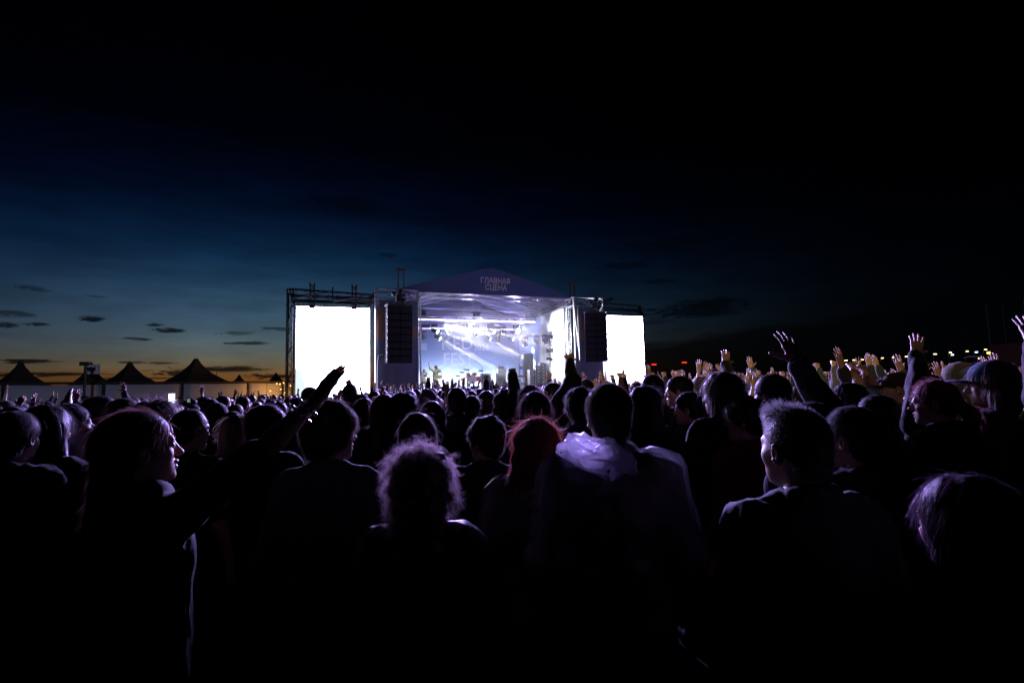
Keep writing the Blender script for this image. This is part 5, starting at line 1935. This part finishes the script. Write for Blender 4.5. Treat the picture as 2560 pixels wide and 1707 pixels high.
person_at(1007, 979, 3.8, 'curly short-haired person before the left wing', dict(hair='afro', hc=(.014, .01, .01), top='jacket', tc=(.014, .013, .014), hl=.6), yaw=0)
person_at(1081, 1001, 4.0, 'dark long-haired woman above the straight-haired one', dict(fem=True, hair='long', hc=(.02, .014, .014), top='jacket', tc=(.012, .012, .014)), yaw=0)
person_at(1070, 973, 4.9, 'person in a light knitted beanie', dict(hair='beanie', hc=(.10, .075, .08), top='jacket', tc=(.014, .013, .016)), yaw=0)
person_at(1178, 987, 4.4, 'small head with a thin ponytail right of the broad man', dict(fem=True, hair='pony', hc=(.05, .035, .03), top='jacket', tc=(.013, .013, .018)), yaw=10)
person_at(1216, 975, 5.2, 'woman with long hair glowing at its edge, centre of the crowd', dict(fem=True, hair='long', hc=(.06, .04, .035), top='jacket', tc=(.013, .013, .018)), yaw=2)
person_at(1262, 973, 4.7, 'woman with wavy brown hair left of the raised fist', dict(fem=True, hair='longwavy', hc=(.09, .045, .035), top='jacket', tc=(.02, .03, .05)), yaw=4)
person_at(1380, 955, 5.6, 'bearded man in profile looking left near the tall man', dict(hair='short', hc=(.02, .014, .012), top='jacket', tc=(.013, .013, .018), hyaw=50), yaw=20)
person_at(1465, 946, 5.8, 'person in a flat dark cap behind the tall man', dict(hair='cap', hc=(.012, .012, .014), top='jacket', tc=(.012, .012, .014)), yaw=8)
person_at(903, 984, 5.2, 'person in a dark cap before the left LED wall', dict(hair='cap', hc=(.016, .02, .04), top='jacket', tc=(.014, .014, .02)), yaw=0)
person_at(775, 966, 5.5, 'dark round head before the left LED wall beside the reaching hand', dict(hair='short', hc=(.012, .01, .012), top='jacket', tc=(.012, .012, .016)), yaw=-5)
person_at(875, 958, 6.2, 'person with one splayed hand up against the left LED wall', dict(hair='short', top='tee', tc=(.02, .03, .06)), yaw=-2,
          arm_px={'armR': ((878, 985, 6.2), (872, 968, 6.3), (876, 945, 6.3), (0, .95, 0), 'open')})
# raised arms in the warm beam at the right
o, sp, *_ = person_at(1822, 955, 8.2, 'person in green sleeves with both arms stretched high at the right', dict(hair='short', hc=(.02, .016, .014), top='jacket', tc=(.07, .11, .05)), yaw=12,
                      arm_px={'armL': ((1790, 935, 8.2), (1757, 908, 8.3), (1751, 884, 8.3), (.3, .9, 0), 'flat'), 'armR': ((1822, 925, 8.3), (1787, 904, 8.5), (1772, 884, 8.5), (.2, .9, 0), 'lift')})
wristband(o, sp, 'armL', BRACE, .036, .016, .02)
person_at(1905, 955, 7.4, 'person in a teal jacket with one open hand stretched up at the right', dict(hair='short', hc=(.02, .016, .014), top='jacket', tc=(.03, .10, .11)), yaw=12,
          arm_px={'armL': ((1892, 940, 7.4), (1875, 905, 7.5), (1868, 876, 7.5), (.2, .9, 0), 'lift')})
person_at(1840, 945, 4.6, 'person whose dark red hand rises above the long straight hair', dict(hair='short', hc=(.014, .01, .01), top='jacket', tc=(.014, .014, .02)), yaw=12,
          arm_px={'armL': ((1832, 950, 4.6), (1814, 908, 4.75), (1816, 872, 4.8), (0, .95, 0), 'lift')})
person_at(2195, 950, 7.0, 'person in dark sleeves with two pale hands up under the road lamps', dict(hair='short', hc=(.014, .01, .01), top='jacket', tc=(.03, .035, .03)), yaw=20,
          arm_px={'armL': ((2190, 935, 7.0), (2172, 905, 7.1), (2167, 882, 7.1), (.2, .9, 0), 'flat'), 'armR': ((2208, 930, 7.1), (2190, 908, 7.2), (2184, 888, 7.2), (.2, .9, 0), 'flat')})

# ------------------------------------------------------------------ clear raincoats


def film_mat(name, clear, tint, dots=False):
    m = bpy.data.materials.new(name)
    m.use_nodes = True
    t = m.node_tree
    t.nodes.clear()
    h = NG(t)
    co = h.n('ShaderNodeTexCoord').outputs['Object']
    col = tint
    if dots:
        vo = h.n('ShaderNodeTexVoronoi', i_Vector=co, i_Scale=21.0)
        k = h.math('LESS_THAN', vo.outputs['Distance'], .17)
        rn_ = h.math('GREATER_THAN', h.n('ShaderNodeSeparateColor', i_0=vo.outputs['Color']).outputs[0], .5)
        col = h.mix(h.math('MULTIPLY', k, rn_), tint, (.12, .02, .04))
    tp = h.n('ShaderNodeBsdfTransparent')
    tl = h.n('ShaderNodeBsdfTranslucent')
    gl = h.n('ShaderNodeBsdfGlossy', i_Roughness=.2)
    df = h.n('ShaderNodeBsdfDiffuse')
    for nd in (tl, df):
        h.set(nd, 'Color', col if isinstance(col, bpy.types.NodeSocket) else (*col, 1))
    bn = h.n('ShaderNodeBump', i_Strength=1.0, i_Height=h.noise(co, 18.0, 5, .65))
    bn.inputs['Distance'].default_value = .02
    h.set(gl, 'Normal', bn.outputs[0])
    a = h.n('ShaderNodeMixShader', i_0=.22, i_1=tl.outputs[0], i_2=df.outputs[0])
    b = h.n('ShaderNodeMixShader', i_0=clear, i_1=a.outputs[0], i_2=tp.outputs[0])
    fr = h.n('ShaderNodeLayerWeight')
    fr.inputs['Blend'].default_value = .35
    c = h.n('ShaderNodeMixShader', i_0=h.math('MULTIPLY_ADD', fr.outputs['Facing'], .55, .08), i_1=b.outputs[0], i_2=gl.outputs[0])
    h.n('ShaderNodeOutputMaterial', i_Surface=c.outputs[0])
    return m


FILM = film_mat('raincoat_film', .88, (.5, .5, .6))
HOODFILM = film_mat('hood_film', .38, (.78, .74, .88), True)


def raincoat(o, spec, seed):
    sp = dict(spec)
    sp.update(top='coat', fat=spec.get('fat', 1) * 1.10, loose=.016, seed=seed)
    _, (V, Q), _, _, _ = figure_parts(sp, .011, .02, .02)
    me = mesh_from(V, Q, True, [FILM], name='raincoat')
    return link('raincoat', me, o)


def hood(parent, c, r, roll, seed):
    rng_h = np.random.default_rng(int(seed * 100))
    bm = bmesh.new()
    bmesh.ops.create_icosphere(bm, subdivisions=4, radius=1.0)
    V = np.array([v.co[:] for v in bm.verts])
    rid = 1 - np.abs(wob(V, 2.6, seed)) * 1.0
    rid2 = 1 - np.abs(wob(V, 6.0, seed + 1.0))
    k = .80 + .30 * rid ** 2 * .8 + .10 * rid2 - .12
    sag = np.where(V[:, 2] < 0, 1.0, .9)
    W_ = V * k[:, None]
    W_[:, 2] *= sag
    # the opening towards the neck folds inwards
    op = np.clip((V @ unit([.35, .75, .55])) - .45, 0, 1)[:, None]
    W_ -= op * 1.5 * np.array([.2, .5, .75]) * .9
    # crumple into flat facets
    cell = rng_h.normal(0, 1, (34, 3))
    cell /= np.linalg.norm(cell, axis=1, keepdims=True)
    amp_h = rng_h.uniform(-.16, .14, 34)
    dd = V @ cell.T
    W_ += V * (amp_h[np.argmax(dd, 1)] + .5 * (np.sort(dd, 1)[:, -1] - .9))[:, None]
    W_ = (W_ * np.array(r)) @ rotm(0, 8, roll).T + np.array(c)
    for v, p in zip(bm.verts, W_):
        v.co = p
    me = bpy.data.meshes.new('hood')
    bm.to_mesh(me)
    bm.free()
    me.materials.append(HOODFILM)
    return link('hood', me, parent)


rc = raincoat(hood_man[0], hood_man[1], 2.2)
hood(rc, (-.080, -.125, 1.508), (.152, .088, .084), 17, .8)
rw = [x for x in bpy.data.objects if x.get('label', '').startswith('red-haired woman')][0]
rc2 = raincoat(rw, dict(fem=True, top='tee', fat=1.15), 4.1)
hood(rc2, (.02, -.115, 1.44), (.125, .07, .06), -6, 2.3)

# eyeglasses on two of the profiles
for key, m in (('woman with glasses and a reddish', BLACK), ('man with glasses turned', BLACK)):
    w = [x for x in bpy.data.objects if x.get('label', '').startswith(key)][0]
    hy = 20 if 'woman' in key else -20
    R = rotm(hy)
    mb = MB()
    def P3(*q):
        return tuple(R @ np.array(q) + HEAD_C)
    for q in (1, -1):
        pts = [P3(q * .033 + .022 * math.cos(a), .105 - .004 * abs(math.cos(a)), .002 + .017 * math.sin(a)) for a in np.linspace(0, 2 * math.pi, 13)]
        mb.tube(pts, .0022, 5)
        mb.cyl(P3(q * .055, .10, .006), P3(q * .079, -.005, .008), .002, n=5)
    mb.cyl(P3(-.011, .107, .004), P3(.011, .107, .004), .002, n=5)
    mb.build('eyeglasses', m, w)

# ------------------------------------------------------------------ lit phones held up
PHONES = [(429, 996, 7.5, (.62, .75, .80), 4.0, .95, 'bright phone held upright before the fence'), (439, 1028, 4.6, (.45, .62, .75), 1.6, .55, 'phone with a bluish picture below the upright phone'),
          (34, 1057, 2.62, (.30, .38, .45), 1.2, .30, 'small lit phone picture at the left edge'), (825, 987, 8.0, (.9, .95, .9), 3.0, .45, 'tiny lit phone before the left LED wall'),
          (471, 1001, 9.0, (.30, .5, .25), .6, .4, 'tiny greenish phone near the upright phone')]
for px, py, Y, c, st_, k, lab in PHONES:
    p = at(px, py, Y)
    o = thing('phone', lab, 'phone', p, .15, 'lit phones in the crowd')
    w_, h_ = .036 * k * 1.2, .074 * k
    if px in (439, 34):
        w_, h_ = .06 * k * 1.2, .045 * k * 1.2
    MB().box((-w_ - .006, .001, -h_ - .008), (w_ + .006, .010, h_ + .008)).build('case', BLACK, o)
    MB().box((-w_, -.002, -h_), (w_, 0, h_)).build('screen', emit_mat('phone_picture_%d' % px, c, st_), o)

# ------------------------------------------------------------------ the band
rng = np.random.default_rng(9)
P = figure(dict(hair='fedora', hc=(.16, .11, .06), under='short', uc=(.03, .02, .015), top='jacket', tc=(.42, .46, .30), hyaw=-45, hpitch=5,
                armR=((-.24, .10, 1.62), (-.10, .10, 1.86), (.1, .1, 1), (0, 1, 0), 'flat') if False else 'wide', armL='clap'), rng, 1)
pp = st(-4.35, 3.0)
perf = place(P, 'singer in a pale green jacket and hat on stage, one arm thrown up', pp, 180 + 20.6, 1.78)
perf.location.z = FLOOR
o = thing('guitar', 'electric guitar slung before the singer in the hat', 'guitar', st(-4.25, 2.62, FLOOR + 1.08), SA)
gb = SDF()
gb.ell((.10, 0, -.02), (.17, .024, .13), .03).ell((-.10, 0, .01), (.12, .024, .10), .06)
V, Q = gb.mesh(.012)
link('body', mesh_from(V, Q, True, [mat('guitar_lacquer', (.35, .33, .28), .25)]), o)
MB().box((-.78, -.015, .02), (-.12, .012, .065)).build('neck', mat('maple', (.45, .28, .14), .4), o)
MB().box((-.93, -.015, .01), (-.78, .012, .085)).build('headstock', BLACK, o)
MB().tube([(.24, 0, .03), (.20, .12, .40), (-.06, .30, .46), (-.26, .12, .2), (-.2, .02, .06)], .014, 5).build('strap', BLACK, o)
P = figure(dict(fem=True, hair='long', hc=(.22, .15, .09), top='shirt', tc=(.55, .52, .48), hyaw=20, armR='front', armL='clap'), rng, 2)
q2 = place(P, 'fair-haired musician in a white shirt behind the singer', st(-4.9, 4.2), 190, 1.62)
q2.location.z = FLOOR
P = figure(dict(hair='messy', hc=(.03, .02, .015), top='tee', tc=(.12, .12, .13), armR='front', armL='front'), rng, 2)
q3 = place(P, 'drummer sitting behind the red drum kit', st(-1.0, 6.95), 198, 1.55)
q3.location.z = FLOOR - .12

# ------------------------------------------------------------------ the crowd between, one person each
PROTO = [('short-haired person, arms down', dict(hair='short', top='jacket')), ('long-haired person, arms down', dict(fem=True, hair='long', top='jacket')),
         ('capped person, arms down', dict(hair='cap', top='tee')), ('person with a bun, arms down', dict(fem=True, hair='bun', top='hoodie', hl=1.3)),
         ('hooded person, arms down', dict(hair='hoodup', top='hoodie')), ('short-haired person with both hands raised', dict(hair='short', top='jacket', armR='up', armL='wide')),
         ('long-haired person with both hands raised', dict(fem=True, hair='long', top='tee', armR='wide', armL='up')), ('short-haired person with one hand raised', dict(hair='buzz', top='tee', armR='up', armL='down')),
         ('fuzzy-haired person with one hand raised', dict(hair='afro', top='jacket', armR='down', armL='wide')), ('long-haired person filming', dict(fem=True, hair='longwavy', top='jacket', armR='phone', armL='phone')),
         ('person with a raised fist', dict(hair='messy', top='jacket', armR='fist', armL='down')), ('clapping person with a ponytail', dict(fem=True, hair='pony', top='hoodie', armR='clap', armL='clap')),
         ('person pointing at the stage', dict(hair='short', top='tee', armR='point', armL='down', hyaw=12))]
rng = np.random.default_rng(21)
PM = [figure(dict(sp, seed=i * .7), rng, 2) for i, (_, sp) in enumerate(PROTO)]
WGT = np.array([15, 12, 4, 4, 3, 7, 5, 9, 5, 4, 4, 4, 3], float)
WGT /= WGT.sum()
taken = [(o.location.x, o.location.y) for o in bpy.data.objects if o.get('category') == 'person']
fn_ = np.array([-(F1 - F0).y, (F1 - F0).x])


def ok_spot(x, y):
    s_ = (np.array([x, y, 0]) - SO) @ SE
    t_ = (np.array([x, y, 0]) - SO) @ SN
    if t_ > -2.6 and -14 < s_ < 11.5:
        return False
    if t_ > 4:
        return False
    if (np.array([x, y]) - np.array([F0.x, F0.y])) @ fn_ > -60:
        return False
    return True


spots = []
Y = 4.5
while Y < 12.5:
    step = .60 + .02 * (Y - 4.5)
    x = -1.06 * Y
    while x < 1.06 * Y:
        q = (x + rng.uniform(-.2, .2), Y + rng.uniform(-.2, .2))
        x += step * 1.02
        if ok_spot(*q) and all((q[0] - a) ** 2 + (q[1] - b) ** 2 > .2 for a, b in taken):
            spots.append(q)
    Y += step
spots = spots[:285]
CLC = [(.018, .018, .022), (.012, .012, .016), (.03, .026, .03), (.022, .03, .05), (.04, .04, .045), (.05, .02, .022), (.06, .075, .05), (.10, .10, .11)]
plan = []
for q in spots:
    u_ = q[0] / q[1]
    side = 'left' if u_ < -.30 else ('centre' if u_ < .16 else 'right')
    i = int(rng.choice(len(PROTO), p=WGT))
    raised = i in (5, 6, 7, 8, 10)
    if raised and ((side == 'left' and rng.random() < .9) or (side == 'centre' and q[1] < 9.0 and rng.random() < .6)):
        i = int(rng.choice([0, 0, 1, 1, 2, 3, 4, 11]))
    if side == 'right' and q[1] > 6 and rng.random() < .42:
        i = int(rng.choice([5, 6, 7, 8, 10]))
    hgt = float(np.clip(rng.normal(1.655, .05), 1.54, 1.77))
    if PROTO[i][1].get('fem'):
        hgt -= .04
    if side == 'left':
        hgt -= .035
    plan.append((side, i, u_, q, hgt))
ORD = ['first', 'second', 'third', 'fourth', 'fifth', 'sixth', 'seventh', 'eighth', 'ninth', 'tenth', 'eleventh', 'twelfth', 'thirteenth', 'fourteenth', 'fifteenth', 'sixteenth', 'seventeenth', 'eighteenth', 'nineteenth',
       'twentieth', 'twenty-first', 'twenty-second', 'twenty-third', 'twenty-fourth', 'twenty-fifth', 'twenty-sixth', 'twenty-seventh', 'twenty-eighth', 'twenty-ninth', 'thirtieth', 'thirty-first', 'thirty-second', 'thirty-third', 'thirty-fourth', 'thirty-fifth', 'thirty-sixth', 'thirty-seventh', 'thirty-eighth', 'thirty-ninth', 'fortieth'] + ['later'] * 40
seen = {}
for side, i, u_, q, hgt in sorted(plan, key=lambda r: r[2]):
    base = '%s, %s middle crowd' % (PROTO[i][0], side)
    k = seen[base] = seen.get(base, -1) + 1
    lab = '%s, %s from left in %s middle crowd' % (PROTO[i][0], ORD[k], side)
    cl = CLC[int(rng.integers(0, len(CLC)))]
    hc = HAIRS[int(rng.choice(5, p=[.34, .3, .2, .1, .06]))]
    cols = {}
    for nm in PM[i]:
        cols[nm] = (*cl, 1) if nm in ('jacket', 'hoodie', 'shirt', 'hood') else ((*hc, 1) if nm in ('hair',) else ((.03, .03, .045, 1) if nm == 'cap' else (1, 1, 1, 1)))
    up_ = i in (5, 6, 7, 8, 10)
    o = place(PM[i], lab, q, head_yaw_to_stage(*q) + rng.normal(0, 32 if up_ else 14), hgt, base, cols)
    if up_:
        o.rotation_euler.x, o.rotation_euler.y = rng.normal(0, .05), rng.normal(0, .05)

# ------------------------------------------------------------------ the far crowd reads as one mass
def coarse(spec):
    body, top, hm, R, off = figure_parts(dict(spec, hres=.03), .05, .016, .03)
    lv, lq = cached('coarse_legs', lambda: legs_mesh(.08))
    return [(body[0], body[1], 0), (top[0], top[1], 1), (hm[0] @ R.T + off, hm[1], 2), (lv, lq, 3)]


CP = [coarse(sp) for _, sp in PROTO if sp['hair'] not in ('hoodup',)]
cw = np.array([14, 12, 4, 4, 9, 7, 9, 6, 3, 5, 3, 4], float)
cw /= cw.sum()
parts = []
Y = 12.9
nfar = 0
while Y < 44:
    step = .85 + .03 * (Y - 12)
    x = -1.08 * Y
    while x < 1.08 * Y:
        q = np.array([x + rng.uniform(-.3, .3), Y + rng.uniform(-.3, .3)])
        x += step
        if not ok_spot(*q):
            continue
        i = int(rng.choice(len(CP), p=cw))
        lf = q[0] / q[1] < -.28
        if (q[0] / q[1] > .2 and rng.random() < .45) or (not lf and rng.random() < .22):
            i = int(rng.choice([4, 5, 6, 7, 9]))
        if lf and rng.random() < .85:
            i = int(rng.integers(0, 4))
        yaw = math.radians(head_yaw_to_stage(*q) + rng.normal(0, 24))
        sc = float(np.clip(rng.normal(1.61 if lf else 1.67, .05), 1.5, 1.80)) / 1.75
        R = np.array([[math.cos(yaw), -math.sin(yaw), 0], [math.sin(yaw), math.cos(yaw), 0], [0, 0, 1]]) * sc
        cm = 3 + int(rng.integers(0, 5))
        for V, Q, mi in CP[i]:
            parts.append((V @ R.T + np.array([q[0], q[1], 0]), Q, cm if mi == 1 else (8 if mi == 2 and rng.random() < .2 else mi)))
        nfar += 1
    Y += step
V, Q, mi = join(parts)
cm = [SKIN, CLOTH, mat('dark_hair_far', (.03, .022, .018), .5), DENIM] + [mat('crowd_cloth_%d' % k, c, .85, sheen=.3) for k, c in enumerate(((.03, .03, .045), (.06, .055, .06), (.10, .10, .11), (.035, .05, .09)))] + [mat('fair_hair_far', (.16, .11, .07), .5)]
cr = link('crowd', mesh_from(V, Q, True, cm, np.minimum(mi, 8)))
tag(cr, 'far crowd packed before the stage, heads and raised hands', None, None, 'stuff')
print('spots', len(spots), 'far', nfar, 'far quads', len(Q))
